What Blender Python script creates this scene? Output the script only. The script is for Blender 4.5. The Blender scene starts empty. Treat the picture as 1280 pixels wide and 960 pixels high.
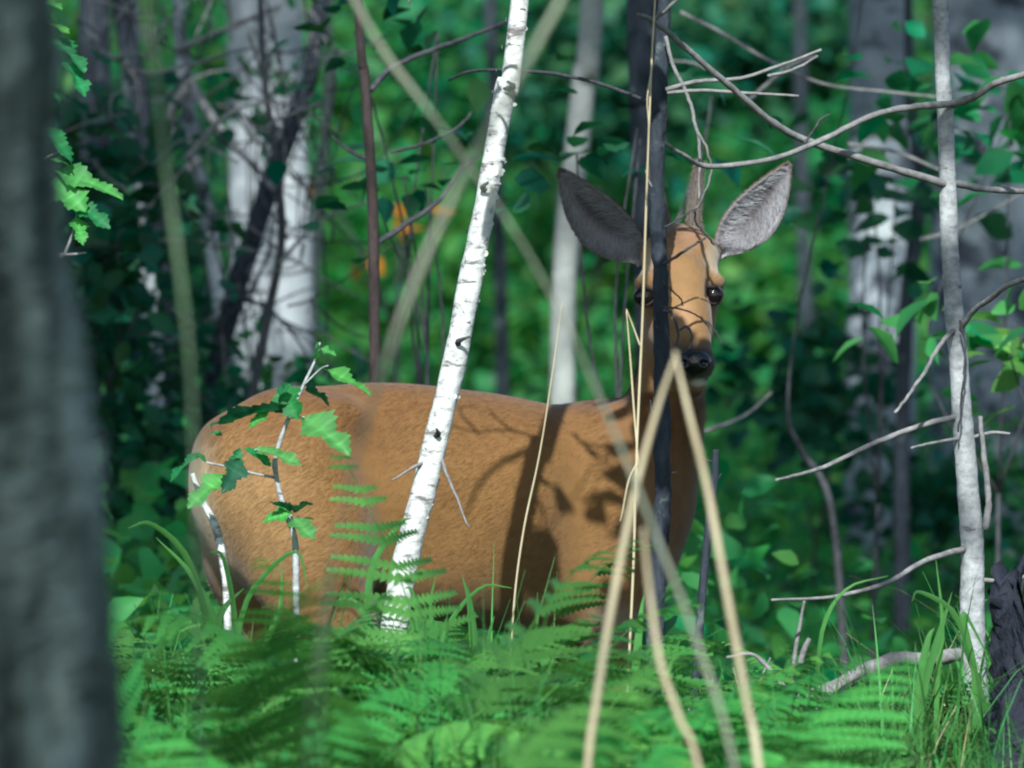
import bpy, math
import numpy as np

# ---------------------------------------------------------------- camera, sky, sun, exposure
SC = bpy.context.scene
CZ = 0.85                       # camera height
K = 850.0 * 12.0                # photograph pixels per metre x distance
FOCUS = 11.60
cam = bpy.data.cameras.new("camera")
cam.sensor_width = 36.0
cam.lens = 36.0 * K / 1280.0
cam.clip_start, cam.clip_end = 0.1, 500.0
cam.dof.use_dof = True
cam.dof.focus_distance = FOCUS
cam.dof.aperture_fstop = 7.6
cam.dof.aperture_blades = 0
camo = bpy.data.objects.new("camera", cam)
camo.location = (0, 0, CZ)
camo.rotation_euler = (math.radians(90), 0, 0)
SC.collection.objects.link(camo)
SC.camera = camo

SUN_EL = math.radians(38)
SUN_XY = np.array([-0.078, -0.997])            # horizontal direction towards the sun
TOSUN = np.array([SUN_XY[0] * math.cos(SUN_EL), SUN_XY[1] * math.cos(SUN_EL), math.sin(SUN_EL)])
TOSUN /= np.linalg.norm(TOSUN)
world = bpy.data.worlds.new("World")
SC.world = world
world.use_nodes = True
wn = world.node_tree
bg = wn.nodes["Background"]
sky = wn.nodes.new("ShaderNodeTexSky")
sky.sky_type = 'NISHITA'
sky.sun_disc = False
sky.sun_elevation = SUN_EL
sky.sun_rotation = math.atan2(SUN_XY[0], SUN_XY[1])
wn.links.new(sky.outputs[0], bg.inputs[0])
bg.inputs[1].default_value = 0.105
sl = bpy.data.lights.new("sun", 'SUN')
sl.energy = 5.0
sl.angle = math.radians(0.55)
sl.color = (1.0, 0.97, 0.90)
so = bpy.data.objects.new("sun", sl)
from mathutils import Vector
so.rotation_euler = Vector(-TOSUN).to_track_quat('-Z', 'Y').to_euler()
so.location = (-1, -9, 8)
SC.collection.objects.link(so)
SC.view_settings.view_transform = 'Standard'
SC.view_settings.look = 'None'
SC.view_settings.exposure = 0.86
SC.view_settings.gamma = 1.0
SC.view_settings.use_white_balance = True            # the camera's cool daylight setting
SC.view_settings.white_balance_temperature = 5800
SC.view_settings.white_balance_tint = 8
SC.render.engine = 'CYCLES'
SC.cycles.use_denoising = True
SC.cycles.pixel_filter_type = 'BLACKMAN_HARRIS'
SC.cycles.filter_width = 2.1
SC.cycles.max_bounces = 6
SC.cycles.diffuse_bounces = 3
SC.cycles.glossy_bounces = 2
SC.cycles.transmission_bounces = 4
SC.cycles.sample_clamp_indirect = 4.0

rng = np.random.RandomState(7)

# ---------------------------------------------------------------- helpers
def P(px, py, d):
    return np.array([(px - 640.0) * d / K, d, CZ - (py - 480.0) * d / K])

def W(px, d):                    # a width in photograph pixels -> metres
    return px * d / K

def g(x, y):                     # terrain height
    x = np.asarray(x, float); y = np.asarray(y, float)
    h = 0.10 + 0.03 * np.sin(x * 1.7 + y * 0.6) + 0.025 * np.sin(x * 3.9 - y * 1.3 + 1.0)
    h = h + 0.24 * np.exp(-(((x - 0.72) / 0.30) ** 2 + ((y - 11.65) / 0.45) ** 2))
    h = h + 0.022 * np.clip(y - 13.0, 0, 30) + 0.10 * np.clip(y - 36.0, 0, 80)
    return h

def link(o):
    SC.collection.objects.link(o); return o

def mk_mesh(name, v, f, smooth=True):
    """v (n,3) array, f (m,3) or (m,4) array or list of tuples"""
    me = bpy.data.meshes.new(name)
    if isinstance(f, np.ndarray):
        k = f.shape[1]
        me.vertices.add(len(v)); me.vertices.foreach_set("co", np.ascontiguousarray(v, dtype=np.float32).ravel())
        me.loops.add(f.size); me.loops.foreach_set("vertex_index", np.ascontiguousarray(f, dtype=np.int32).ravel())
        me.polygons.add(len(f))
        me.polygons.foreach_set("loop_start", np.arange(0, f.size, k, dtype=np.int32))
        me.update(calc_edges=True)
    else:
        me.from_pydata([tuple(p) for p in v], [], f)
        me.update()
    if smooth:
        me.polygons.foreach_set("use_smooth", np.ones(len(me.polygons), dtype=bool))
    return me

def vcol(me, name, c):
    a = me.color_attributes.new(name, 'FLOAT_COLOR', 'POINT')
    c = np.asarray(c, np.float32)
    if c.shape[1] == 3:
        c = np.hstack([c, np.ones((len(c), 1), np.float32)])
    a.data.foreach_set("color", np.ascontiguousarray(c).ravel())

def tagit(o, label=None, cat=None, group=None, kind=None):
    if label: o["label"] = label
    if cat: o["category"] = cat
    if group: o["group"] = group
    if kind: o["kind"] = kind
    return o

def thing(name, base, label, cat, group=None):
    o = bpy.data.objects.new(name, None)
    o.location = tuple(base); o.empty_display_size = 0.1
    link(o)
    return tagit(o, label, cat, group)

def obj(name, v, f, mat, parent=None, base=None, cols=None, smooth=True):
    """mesh object from WORLD coordinates; origin at the parent's origin (or base)"""
    v = np.asarray(v, float)
    if parent is not None:
        off = np.array(parent.location)
        p = parent.parent
        while p is not None:
            off = off + np.array(p.location); p = p.parent
        me = mk_mesh(name, v - off, f, smooth)
        o = bpy.data.objects.new(name, me); o.parent = parent
    else:
        b = np.zeros(3) if base is None else np.asarray(base, float)
        me = mk_mesh(name, v - b, f, smooth)
        o = bpy.data.objects.new(name, me); o.location = tuple(b)
    if cols is not None: vcol(me, "tint", cols)
    me.materials.append(mat)
    return link(o)

def catmull(pts, n):
    pts = np.asarray(pts, float)
    if len(pts) < 3:
        t = np.linspace(0, 1, n)[:, None]
        return pts[0] * (1 - t) + pts[-1] * t
    ext = np.vstack([2 * pts[0] - pts[1], pts, 2 * pts[-1] - pts[-2]])
    m = len(pts) - 1
    u = np.linspace(0, m - 1e-9, n); i = u.astype(int); t = (u - i)[:, None]
    a, b, c, d = ext[i], ext[i + 1], ext[i + 2], ext[i + 3]
    return 0.5 * (2 * b + (c - a) * t + (2 * a - 5 * b + 4 * c - d) * t ** 2 + (3 * b - a - 3 * c + d) * t ** 3)

def wob(a, seed):
    r = np.random.RandomState(seed)
    s = 0
    for k in range(5):
        fr = r.uniform(0.5, 1.0) * 2 ** k
        s = s + np.sin(a * fr + r.uniform(0, 6.3)) / (k + 1)
    return s / 2

def tube_geo(pts, rad, n=24, sides=10, rough=0.0, jit=0.0, seed=0, close=True):
    path = catmull(pts, n)
    rad = np.asarray(rad, float)
    r = np.interp(np.linspace(0, 1, n), np.linspace(0, 1, len(rad)), rad)
    L = np.concatenate([[0], np.cumsum(np.linalg.norm(np.diff(path, axis=0), axis=1))])
    if jit > 0:
        w = np.stack([wob(L / (r.mean() * 9 + 1e-6) , seed + 11), wob(L / (r.mean() * 9 + 1e-6), seed + 12), 0 * L], 1)
        w[0] *= 0
        path = path + w * jit * np.minimum(1, L / (L[-1] + 1e-9) * 6)[:, None]
    T = np.gradient(path, axis=0); T /= np.linalg.norm(T, axis=1)[:, None] + 1e-12
    ref = np.array([0.0, 1.0, 0.0]) if abs(T[:, 1]).mean() < 0.8 else np.array([0.0, 0, 1.0])
    A = np.cross(T, ref); A /= np.linalg.norm(A, axis=1)[:, None] + 1e-12
    B = np.cross(T, A)
    th = np.linspace(0, 2 * np.pi, sides, endpoint=False)
    rr = np.repeat(r[:, None], sides, 1)
    if rough > 0:
        rs = np.random.RandomState(seed)
        q = 0
        for k in range(6):
            fl = rs.uniform(2, 9) / max(r.mean() * 8, 1e-4); ft = rs.randint(1, 5)
            q = q + np.sin(L[:, None] * fl + th[None] * ft + rs.uniform(0, 6.3)) / 6
        rr = rr * (1 + rough * (q * 1.6 + rs.normal(0, 0.35, rr.shape)))
    v = path[:, None] + A[:, None] * (np.cos(th)[None, :, None] * rr[..., None]) + B[:, None] * (np.sin(th)[None, :, None] * rr[..., None])
    v = v.reshape(-1, 3)
    i = np.arange(n - 1)[:, None] * sides; j = np.arange(sides)[None]; j2 = (j + 1) % sides
    q = np.stack([i + j, i + j2, i + sides + j2, i + sides + j], -1).reshape(-1, 4)
    t = np.concatenate([q[:, [0, 1, 2]], q[:, [0, 2, 3]]])
    if close:
        c0, c1 = len(v), len(v) + 1
        v = np.vstack([v, path[0], path[-1]])
        jj = np.arange(sides); jn = (jj + 1) % sides
        e = (n - 1) * sides
        t = np.vstack([t, np.stack([np.full(sides, c0), jn, jj], 1), np.stack([np.full(sides, c1), e + jj, e + jn], 1)])
    return v, t

def merge(geos):
    vs, fs, o = [], [], 0
    for v, f in geos:
        vs.append(v); fs.append(f + o); o += len(v)
    return np.vstack(vs), np.vstack(fs)

def tube(name, pts, rad, mat, parent=None, base=None, **kw):
    v, f = tube_geo(pts, rad, **kw)
    return obj(name, v, f, mat, parent, base)

def ppath(pts, d, d2=None):
    d2 = d if d2 is None else d2
    m = len(pts)
    return [P(x, y, d + (d2 - d) * k / max(m - 1, 1)) for k, (x, y) in enumerate(pts)]

def unit(a):
    return a / (np.linalg.norm(a, axis=-1, keepdims=True) + 1e-12)

# leaf clouds: folded pointed-oval leaves, 4 triangles each
def leaf_cloud(pos, size, r, up=0.5, aspect=0.55, droop=0.2, fine=False):
    n = len(pos)
    size = np.broadcast_to(np.asarray(size, float), (n,)) * r.uniform(0.65, 1.3, n)
    d = r.normal(size=(n, 3)); d[:, 2] = d[:, 2] * 0.45 - droop; d = unit(d)
    nn = r.normal(size=(n, 3)) * (1 - up) + np.array([0, 0, 1.0]) * up
    s = unit(np.cross(d, nn)); nn = unit(np.cross(s, d))
    L = size[:, None]; Wd = L * aspect * r.uniform(0.8, 1.15, (n, 1))
    base = pos
    if fine:                                   # rounder outline, 8 triangles
        ring = [(0, 0, 0), (.2, -.36, .04), (.48, -.5, .08), (.78, -.27, .0), (1.0, 0, -.12), (.78, .27, .0), (.48, .5, .08), (.2, .36, .04), (.5, 0, -.0)]
        v = np.stack([base + d * L * a_ + s * Wd * b_ + nn * L * c_ for a_, b_, c_ in ring], 1).reshape(-1, 3)
        k = np.arange(n)[:, None] * 9
        f = np.concatenate([k + np.array([[q_, 8, (q_ + 1) % 8]])[:, ::-1] for q_ in range(8)])
        return v, f
    a = base + d * L * 0.42 - s * Wd * 0.5 + nn * L * 0.10
    b = base + d * L * 0.45
    c = base + d * L * 0.42 + s * Wd * 0.5 + nn * L * 0.10
    e = base + d * L - nn * L * 0.12
    v = np.stack([base, a, b, c, e], 1).reshape(-1, 3)
    k = np.arange(n)[:, None] * 5
    f = np.concatenate([k + np.array([[0, 2, 1]]), k + np.array([[1, 2, 4]]), k + np.array([[2, 3, 4]]), k + np.array([[0, 3, 2]])])
    return v, f

def tints(n, r, per=5, lo=0.7, hi=1.3, yel=0.25):
    b = r.uniform(lo, hi, n); y = r.normal(0, yel, n)
    c = np.stack([b * (1 + y), b, b * (1 - 0.5 * y)], 1)
    return np.clip(np.repeat(c, per, 0), 0.05, 3)

# gaps shaped into the canopy: beams of sun that reach these points stay open
LIT = []
def lit_reject(p, pad=0.0):
    """True for points that would block one of the open sunbeams"""
    p = np.asarray(p, float)
    t = (11.95 - p[:, 1]) / -TOSUN[1]
    xs = p[:, 0] - TOSUN[0] * t; zs = p[:, 2] - TOSUN[2] * t
    rej = (t > 0) & (xs > -0.66 - pad) & (xs < 0.50 + pad) & (zs > 0.18 - pad) & (zs < 1.18 + pad)
    for c, rad in LIT:
        w = p - c
        al = w @ TOSUN
        dist = np.linalg.norm(w - al[:, None] * TOSUN, axis=1)
        rej |= (al > 0.4) & (dist < rad + pad)
    return rej
for (a, b, d, rad) in [(325, 240, 19, .12), (325, 420, 19, .10), (382, 280, 19, .16), (1095, 300, 20, .16), (1085, 420, 20, .10),
                       (703, 450, 17, .12), (965, 390, 30, .9), (600, 330, 30, 1.25), (940, 480, 27, .5), (760, 330, 29, .6), (1010, 300, 34, .5), (660, 180, 33, .8), (480, 260, 32, .7), (900, 420, 36, .6),
                       (450, 100, 33, .6), (880, 300, 36, .4), (960, 230, 34, .4), (190, 330, 17, .06), (285, 300, 16.5, .08), (1270, 420, 14, .16),
                       (508, 268, 20, .10), (570, 260, 20, .08), (410, 248, 20, .07), (560, 430, 29, .5), (1000, 520, 24, .3), (790, 250, 29, .5), (650, 440, 27, .4), (770, 400, 29, .4), (1000, 640, 17, .14), (920, 560, 17, .1), (1250, 150, 14.5, .12)]:
    LIT.append((P(a, b, d), rad))

# ---------------------------------------------------------------- materials
def newmat(name):
    m = bpy.data.materials.new(name); m.use_nodes = True
    nt = m.node_tree
    b = nt.nodes["Principled BSDF"]
    return m, nt, b

def ramp(nt, fac, stops):
    r = nt.nodes.new("ShaderNodeValToRGB")
    e = r.color_ramp.elements
    while len(e) < len(stops): e.new(0.5)
    for k, (p, c) in enumerate(stops):
        e[k].position = p; e[k].color = (*c, 1)
    nt.links.new(fac, r.inputs[0])
    return r.outputs[0]

def noise(nt, scale, detail=5, rough=0.6, stretch=None, vec=None):
    tc = nt.nodes.new("ShaderNodeTexCoord")
    n = nt.nodes.new("ShaderNodeTexNoise")
    n.inputs["Scale"].default_value = scale; n.inputs["Detail"].default_value = detail; n.inputs["Roughness"].default_value = rough
    if stretch:
        mp = nt.nodes.new("ShaderNodeMapping"); mp.inputs["Scale"].default_value = stretch
        nt.links.new(tc.outputs["Object"], mp.inputs[0]); nt.links.new(mp.outputs[0], n.inputs["Vector"])
    else:
        nt.links.new(tc.outputs["Object"], n.inputs["Vector"])
    return n.outputs["Fac"]

def mix(nt, a, b, fac, mode='MIX'):
    m = nt.nodes.new("ShaderNodeMix"); m.data_type = 'RGBA'; m.blend_type = mode
    for s, val in ((m.inputs[0], fac), (m.inputs[6], a), (m.inputs[7], b)):
        if isinstance(val, (int, float)): s.default_value = val
        elif isinstance(val, tuple): s.default_value = (*val, 1)
        else: nt.links.new(val, s)
    return m.outputs[2]

def bump(nt, b, h, strength=0.5, dist=0.01):
    bp = nt.nodes.new("ShaderNodeBump"); bp.inputs["Strength"].default_value = strength; bp.inputs["Distance"].default_value = dist
    nt.links.new(h, bp.inputs["Height"]); nt.links.new(bp.outputs[0], b.inputs["Normal"])

def leaf_mat(name, col, trans, gloss=0.5, tf=0.4):
    m, nt, b = newmat(name)
    at = nt.nodes.new("ShaderNodeAttribute"); at.attribute_name = "tint"
    nz = noise(nt, 14, 3)
    c0 = mix(nt, col, at.outputs["Color"], 1.0, 'MULTIPLY')
    c1 = mix(nt, c0, ramp(nt, nz, [(0.3, (0.75, 0.8, 0.8)), (0.7, (1.15, 1.1, 1.0))]), 1.0, 'MULTIPLY')
    nt.links.new(c1, b.inputs["Base Color"])
    b.inputs["Roughness"].default_value = gloss
    b.inputs["Specular IOR Level"].default_value = 0.18
    tr = nt.nodes.new("ShaderNodeBsdfTranslucent")
    nt.links.new(mix(nt, trans, at.outputs["Color"], 1.0, 'MULTIPLY'), tr.inputs[0])
    ms = nt.nodes.new("ShaderNodeMixShader"); ms.inputs[0].default_value = tf
    nt.links.new(b.outputs[0], ms.inputs[1]); nt.links.new(tr.outputs[0], ms.inputs[2])
    nt.links.new(ms.outputs[0], nt.nodes["Material Output"].inputs[0])
    return m

def bark_mat(name, stops, scale=30, stretch=(1, 1, 0.35), bs=0.7, bd=0.008, rough=0.9, patch=None, pscale=6, pthr=(0.55, 0.62), dark=None, dstretch=(3, 3, 22), dthr=(0.62, 0.70), dscale=3.0):
    m, nt, b = newmat(name)
    n1 = noise(nt, scale, 6, 0.65, stretch)
    c = ramp(nt, n1, stops)
    if patch:
        n2 = noise(nt, pscale, 4, 0.6)
        c = mix(nt, c, patch, ramp(nt, n2, [(pthr[0], (0, 0, 0)), (pthr[1], (1, 1, 1))]))
    if dark:
        n3 = noise(nt, dscale, 3, 0.7, dstretch)
        c = mix(nt, c, dark, ramp(nt, n3, [(dthr[0], (0, 0, 0)), (dthr[1], (1, 1, 1))]))
    nt.links.new(c, b.inputs["Base Color"])
    b.inputs["Roughness"].default_value = rough
    b.inputs["Specular IOR Level"].default_value = 0.2
    bump(nt, b, n1, bs, bd)
    return m

M = {}
M['leaf'] = leaf_mat("leaf_green", (0.026, 0.150, 0.050), (0.05, 0.34, 0.075))
M['leaf_shaded'] = leaf_mat("leaf_shaded_green", (0.018, 0.085, 0.040), (0.02, 0.15, 0.05), tf=0.3)  # green darkened to stand in for foliage in shade
M['leaf_far'] = leaf_mat("leaf_far", (0.042, 0.172, 0.046), (0.125, 0.44, 0.068), tf=0.45)
M['leaf_bright'] = leaf_mat("leaf_bright", (0.07, 0.24, 0.06), (0.12, 0.42, 0.08), tf=0.4)
M['fern'] = leaf_mat("fern_green", (0.085, 0.27, 0.055), (0.16, 0.46, 0.065), gloss=0.5, tf=0.4)
M['grass'] = leaf_mat("grass_green", (0.075, 0.23, 0.058), (0.11, 0.36, 0.06), gloss=0.4, tf=0.3)
M['orange'] = leaf_mat("leaf_orange", (0.50, 0.19, 0.015), (0.55, 0.22, 0.015))
M['birch'] = bark_mat("birch_bark", [(0.30, (0.20, 0.20, 0.19)), (0.46, (0.44, 0.44, 0.40)), (0.75, (0.60, 0.60, 0.55))], 60, (1, 1, 1.5), 0.7, 0.003, 0.8,
                      dark=(0.13, 0.12, 0.11), dstretch=(9, 9, 30), dthr=(0.55, 0.66), dscale=2.6)
M['birch_far'] = bark_mat("old_birch_bark", [(0.25, (0.16, 0.175, 0.18)), (0.6, (0.34, 0.36, 0.35))], 12, (1, 1, 1.2), 0.4, 0.01, 0.8,
                      patch=(0.13, 0.145, 0.15), pscale=5, pthr=(0.50, 0.66), dark=(0.04, 0.045, 0.05), dstretch=(2.5, 2.5, 9), dthr=(0.60, 0.70), dscale=2.0)
M['aspen'] = bark_mat("aspen_bark", [(0.25, (0.085, 0.10, 0.11)), (0.5, (0.185, 0.21, 0.22)), (0.75, (0.31, 0.34, 0.34))], 10, (1, 1, 0.8), 0.6, 0.012, 0.9,
                      patch=(0.38, 0.41, 0.38), pscale=5, pthr=(0.56, 0.68), dark=(0.04, 0.046, 0.055), dstretch=(3, 3, 3.2), dthr=(0.50, 0.58), dscale=2.4)
M['aspen_pale'] = bark_mat("pale_aspen_bark", [(0.25, (0.16, 0.17, 0.15)), (0.6, (0.29, 0.30, 0.265))], 14, (1, 1, 1.2), 0.4, 0.01, 0.85, dark=(0.07, 0.075, 0.07), dstretch=(2.5, 2.5, 7), dthr=(0.60, 0.72), dscale=2.0)
M['grey'] = bark_mat("grey_sapling_bark", [(0.25, (0.12, 0.122, 0.118)), (0.5, (0.27, 0.275, 0.265)), (0.75, (0.42, 0.43, 0.41))], 55, (1, 1, 1.4), 0.6, 0.004, 0.9,
                     dark=(0.11, 0.10, 0.10), dstretch=(8, 8, 20), dthr=(0.64, 0.74), dscale=3)
M['twig'] = bark_mat("twig_bark", [(0.3, (0.09, 0.086, 0.08)), (0.7, (0.24, 0.23, 0.215))], 60, (1, 1, 1), 0.4, 0.002)
M['twig_dark'] = bark_mat("dark_twig_bark", [(0.3, (0.022, 0.023, 0.025)), (0.7, (0.07, 0.07, 0.072))], 60, (1, 1, 1), 0.4, 0.002)
M['dark'] = bark_mat("dark_bark", [(0.25, (0.010, 0.013, 0.017)), (0.55, (0.028, 0.034, 0.042)), (0.8, (0.065, 0.075, 0.086))], 34, (1, 1, 0.4), 1.0, 0.010, 0.9, patch=(0.09, 0.105, 0.10), pscale=22, pthr=(0.60, 0.70))
M['brown'] = bark_mat("brown_bark", [(0.3, (0.018, 0.013, 0.012)), (0.7, (0.055, 0.040, 0.036))], 40, (1, 1, 0.6), 0.5, 0.004)
M['fgbark'] = bark_mat("furrowed_bark", [(0.40, (0.035, 0.048, 0.036)), (0.49, (0.14, 0.175, 0.14)), (0.60, (0.33, 0.385, 0.315))], 11, (1.6, 1.6, 0.25), 1.0, 0.04, 0.95,
                       patch=(0.085, 0.11, 0.085), pscale=4.5, pthr=(0.52, 0.62))
M['straw'] = bark_mat("dry_straw", [(0.3, (0.30, 0.24, 0.13)), (0.7, (0.50, 0.43, 0.27))], 16, (1, 1, 0.3), 0.2, 0.001, 0.6)
M['pale_stalk'] = bark_mat("pale_weathered_stalk", [(0.3, (0.15, 0.17, 0.11)), (0.7, (0.28, 0.29, 0.20))], 16, (1, 1, 0.3), 0.2, 0.001, 0.7)
M['stump'] = bark_mat("stump_bark", [(0.3, (0.006, 0.007, 0.011)), (0.7, (0.020, 0.023, 0.033))], 18, (1, 1, 0.5), 1.0, 0.02, 0.8)
M['moss'] = bark_mat("moss", [(0.3, (0.03, 0.05, 0.015)), (0.7, (0.10, 0.14, 0.04))], 40, (1, 1, 1), 1.0, 0.02, 1.0)
m, nt, b = newmat("forest_soil")
n1 = noise(nt, 3.0, 8, 0.7)
nt.links.new(ramp(nt, n1, [(0.3, (0.018, 0.016, 0.010)), (0.5, (0.03, 0.05, 0.02)), (0.7, (0.03, 0.09, 0.03))]), b.inputs["Base Color"])
b.inputs["Roughness"].default_value = 1.0
bump(nt, b, noise(nt, 25, 6, 0.7), 1.0, 0.04)
M['soil'] = m

# ---------------------------------------------------------------- ground
def build_ground():
    xs = np.concatenate([np.linspace(-60, -4, 20), np.linspace(-3.6, 3.6, 60), np.linspace(4, 60, 20)])
    ys = np.concatenate([np.linspace(-40, 4, 16), np.linspace(4.5, 16, 90), np.linspace(16.5, 110, 60)])
    X, Y = np.meshgrid(xs, ys, indexing='ij')
    Z = g(X, Y)
    v = np.stack([X, Y, Z], -1).reshape(-1, 3)
    ny = len(ys)
    i = np.arange(len(xs) - 1)[:, None] * ny + np.arange(ny - 1)[None]
    f = np.stack([i, i + ny, i + ny + 1, i + 1], -1).reshape(-1, 4)
    o = obj("ground", v, f, M['soil'])
    tagit(o, "uneven forest floor of dark soil and moss", "ground", kind="structure")
build_ground()

# ---------------------------------------------------------------- trees
def crown_clumps(centres, per, spread, size, r, up=0.35):
    p = (centres[:, None] + r.normal(size=(len(centres), per, 3)) * spread).reshape(-1, 3)
    return p

def tree(name, label, cat, trunk_px, d, widths, mat, top=6.5, crown_r=(1.3, 1.3, 1.4), nclump=26, group=None, sides=14, n=60, rough=0.05,
         jit=0.0, seed=1, leaf='leaf', leaf_size=0.10, branches=()):
    """trunk_px runs from the top of the frame to the foot; the trunk goes on above the frame to a crown"""
    pts = ppath(trunk_px, d)
    gx = pts[-1][0]; gz = float(g(gx, d)) - 0.05
    r = np.random.RandomState(seed)
    if pts[-1][2] > gz + 0.03:
        k = (pts[-1] - pts[-2]); k = k / (abs(k[2]) + 1e-9)
        pts.append(np.array([pts[-1][0] + k[0] * 0.3 * (pts[-1][2] - gz), d, gz]))
    k = pts[0] - pts[1]; k = k / (abs(k[2]) + 1e-9)
    pk = np.array([pts[0][0] + k[0] * (top - pts[0][2]) * 0.6, d + 0.1, top])
    mid = pts[0] * 0.5 + pk * 0.5 + np.array([k[0] * 0.1, 0, 0])
    allp = [pk, mid] + pts
    wd = [W(w, d) / 2 for w in widths]
    zz = np.array([p[2] for p in allp])
    rad = [wd[0] * 0.22, wd[0] * 0.65] + list(np.interp(np.linspace(0, 1, len(pts)), np.linspace(0, 1, len(wd)), wd))
    base = pts[-1].copy(); base[2] = float(g(base[0], d))
    t = thing(name, base, label, cat, group)
    path_n = n
    tube("trunk", allp, rad, mat, t, n=path_n, sides=sides, rough=rough, jit=jit, seed=seed)
    # limbs and crown above the frame
    if nclump:
        cen = pk + r.normal(size=(nclump, 3)) * np.array(crown_r) * 0.55 + np.array([0, 0, -0.3])
        cen = cen[cen[:, 2] > 2.9]
        cen = cen[~lit_reject(cen, 0.25)]
        if len(cen):
            geos = []
            for c in cen[:14]:
                s = pk * 0.6 + mid * 0.4 if c[2] < pk[2] else pk * 0.9 + mid * 0.1
                geos.append(tube_geo([s, (s + c) / 2 + r.normal(size=3) * 0.1, c], [wd[0] * 0.3, 0.006], n=8, sides=5))
            v, f = merge(geos)
            obj("limbs", v, f, mat, t)
            p = crown_clumps(cen, 60, 0.24, leaf_size, r)
            p = p[~lit_reject(p, 0.05)]
            v, f = leaf_cloud(p, leaf_size, r, up=0.4)
            obj("crown", v, f, M[leaf], t, cols=tints(len(p), r))
    for bnum, (bp, bd, br, bm) in enumerate(branches):
        bp3 = ppath(bp, bd if not isinstance(bd, tuple) else bd[0], None if not isinstance(bd, tuple) else bd[1])
        tube("branch", bp3, br, M[bm], t, n=max(10, 6 * len(bp)), sides=6, rough=0.12, jit=0.003, seed=seed * 31 + bnum)
    return t

# focus-plane saplings -------------------------------------------------------
birch_sap = tree("birch_sapling", "slender leaning white birch sapling in front of the deer's flank", "sapling",
     [(652, -20), (632, 110), (609, 240), (588, 350), (562, 480), (535, 590), (510, 690), (495, 770), (480, 900)], 11.45,
     [23, 26, 28, 30, 31, 33, 35, 36], M['birch'], top=4.3, nclump=10, crown_r=(.5, .5, .6), sides=18, n=150, rough=0.07, seed=3, leaf_size=0.07,
     branches=[([(540, 572), (515, 585), (491, 600)], (11.45, 11.40), [.003, .0012], 'twig'), ([(546, 562), (562, 600), (588, 660)], (11.45, 11.40), [.0035, .0012], 'twig')])

grey_sap = tree("grey_sapling", "grey-barked sapling with bare side twigs standing on the mossy mound", "sapling",
     [(1175, -20), (1182, 150), (1187, 300), (1196, 430), (1206, 560), (1215, 680), (1216, 800), (1224, 905)], 11.62,
     [19, 21, 23, 25, 28, 32, 31, 36], M['grey'], top=3.9, nclump=9, crown_r=(.5, .5, .6), sides=18, n=140, rough=0.06, seed=5, leaf_size=0.07,
     branches=[
      ([(1190, 130), (1215, 122), (1245, 104), (1290, 90)], (11.60, 11.5), [.006, .0045], 'twig'),
      ([(1190, 130), (1140, 134), (1090, 145), (1020, 178), (960, 200), (885, 208), (855, 195), (832, 178)], (11.60, 11.2), [.0055, .0045, .004, .0035, .0028], 'twig'),
      ([(1188, 232), (1110, 208), (1010, 177), (960, 148), (910, 105), (850, 55), (815, 25), (800, 18)], (11.62, 11.1), [.006, .0055, .005, .0045, .004, .003], 'twig'),
      ([(1188, 228), (1230, 236), (1290, 240)], (11.62, 11.75), [.006, .004], 'twig'),
      ([(1195, 420), (1215, 390), (1235, 375), (1258, 358), (1290, 346)], (11.62, 11.45), [.004, .004, .004], 'twig'),
      ([(1196, 410), (1176, 428), (1160, 458), (1140, 490), (1117, 516)], (11.62, 11.4), [.004, .003, .0022], 'twig'),
      ([(1200, 520), (1150, 532), (1090, 556), (1030, 584), (995, 594), (968, 600)], (11.62, 11.35), [.0045, .004, .003, .002], 'twig'),
      ([(1203, 548), (1170, 553), (1137, 560)], (11.62, 11.5), [.003, .002], 'twig'),
      ([(1208, 548), (1240, 541), (1262, 542)], (11.62, 11.6), [.003, .002], 'twig'),
      ([(1232, 662), (1235, 620), (1230, 560), (1226, 520)], (11.6, 11.6), [.0055, .0045, .003], 'twig'),
      ([(1212, 684), (1160, 700), (1110, 728), (1040, 746), (966, 750)], (11.62, 11.3), [.005, .004, .003, .0016], 'twig'),
      ([(1218, 724), (1250, 726), (1290, 720)], (11.62, 11.6), [.004, .003], 'twig'),
      ([(1200, 400), (1206, 440), (1205, 480), (1196, 540)], (11.58, 11.58), [.002, .0014], 'twig_dark'),
      ([(1005, 180), (1015, 165), (1027, 150), (1038, 143)], (11.36, 11.36), [.002, .0012], 'twig_dark'),
      ([(815, 25), (835, 10), (858, -12)], (11.1, 11.05), [.003, .002], 'twig')])

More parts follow.
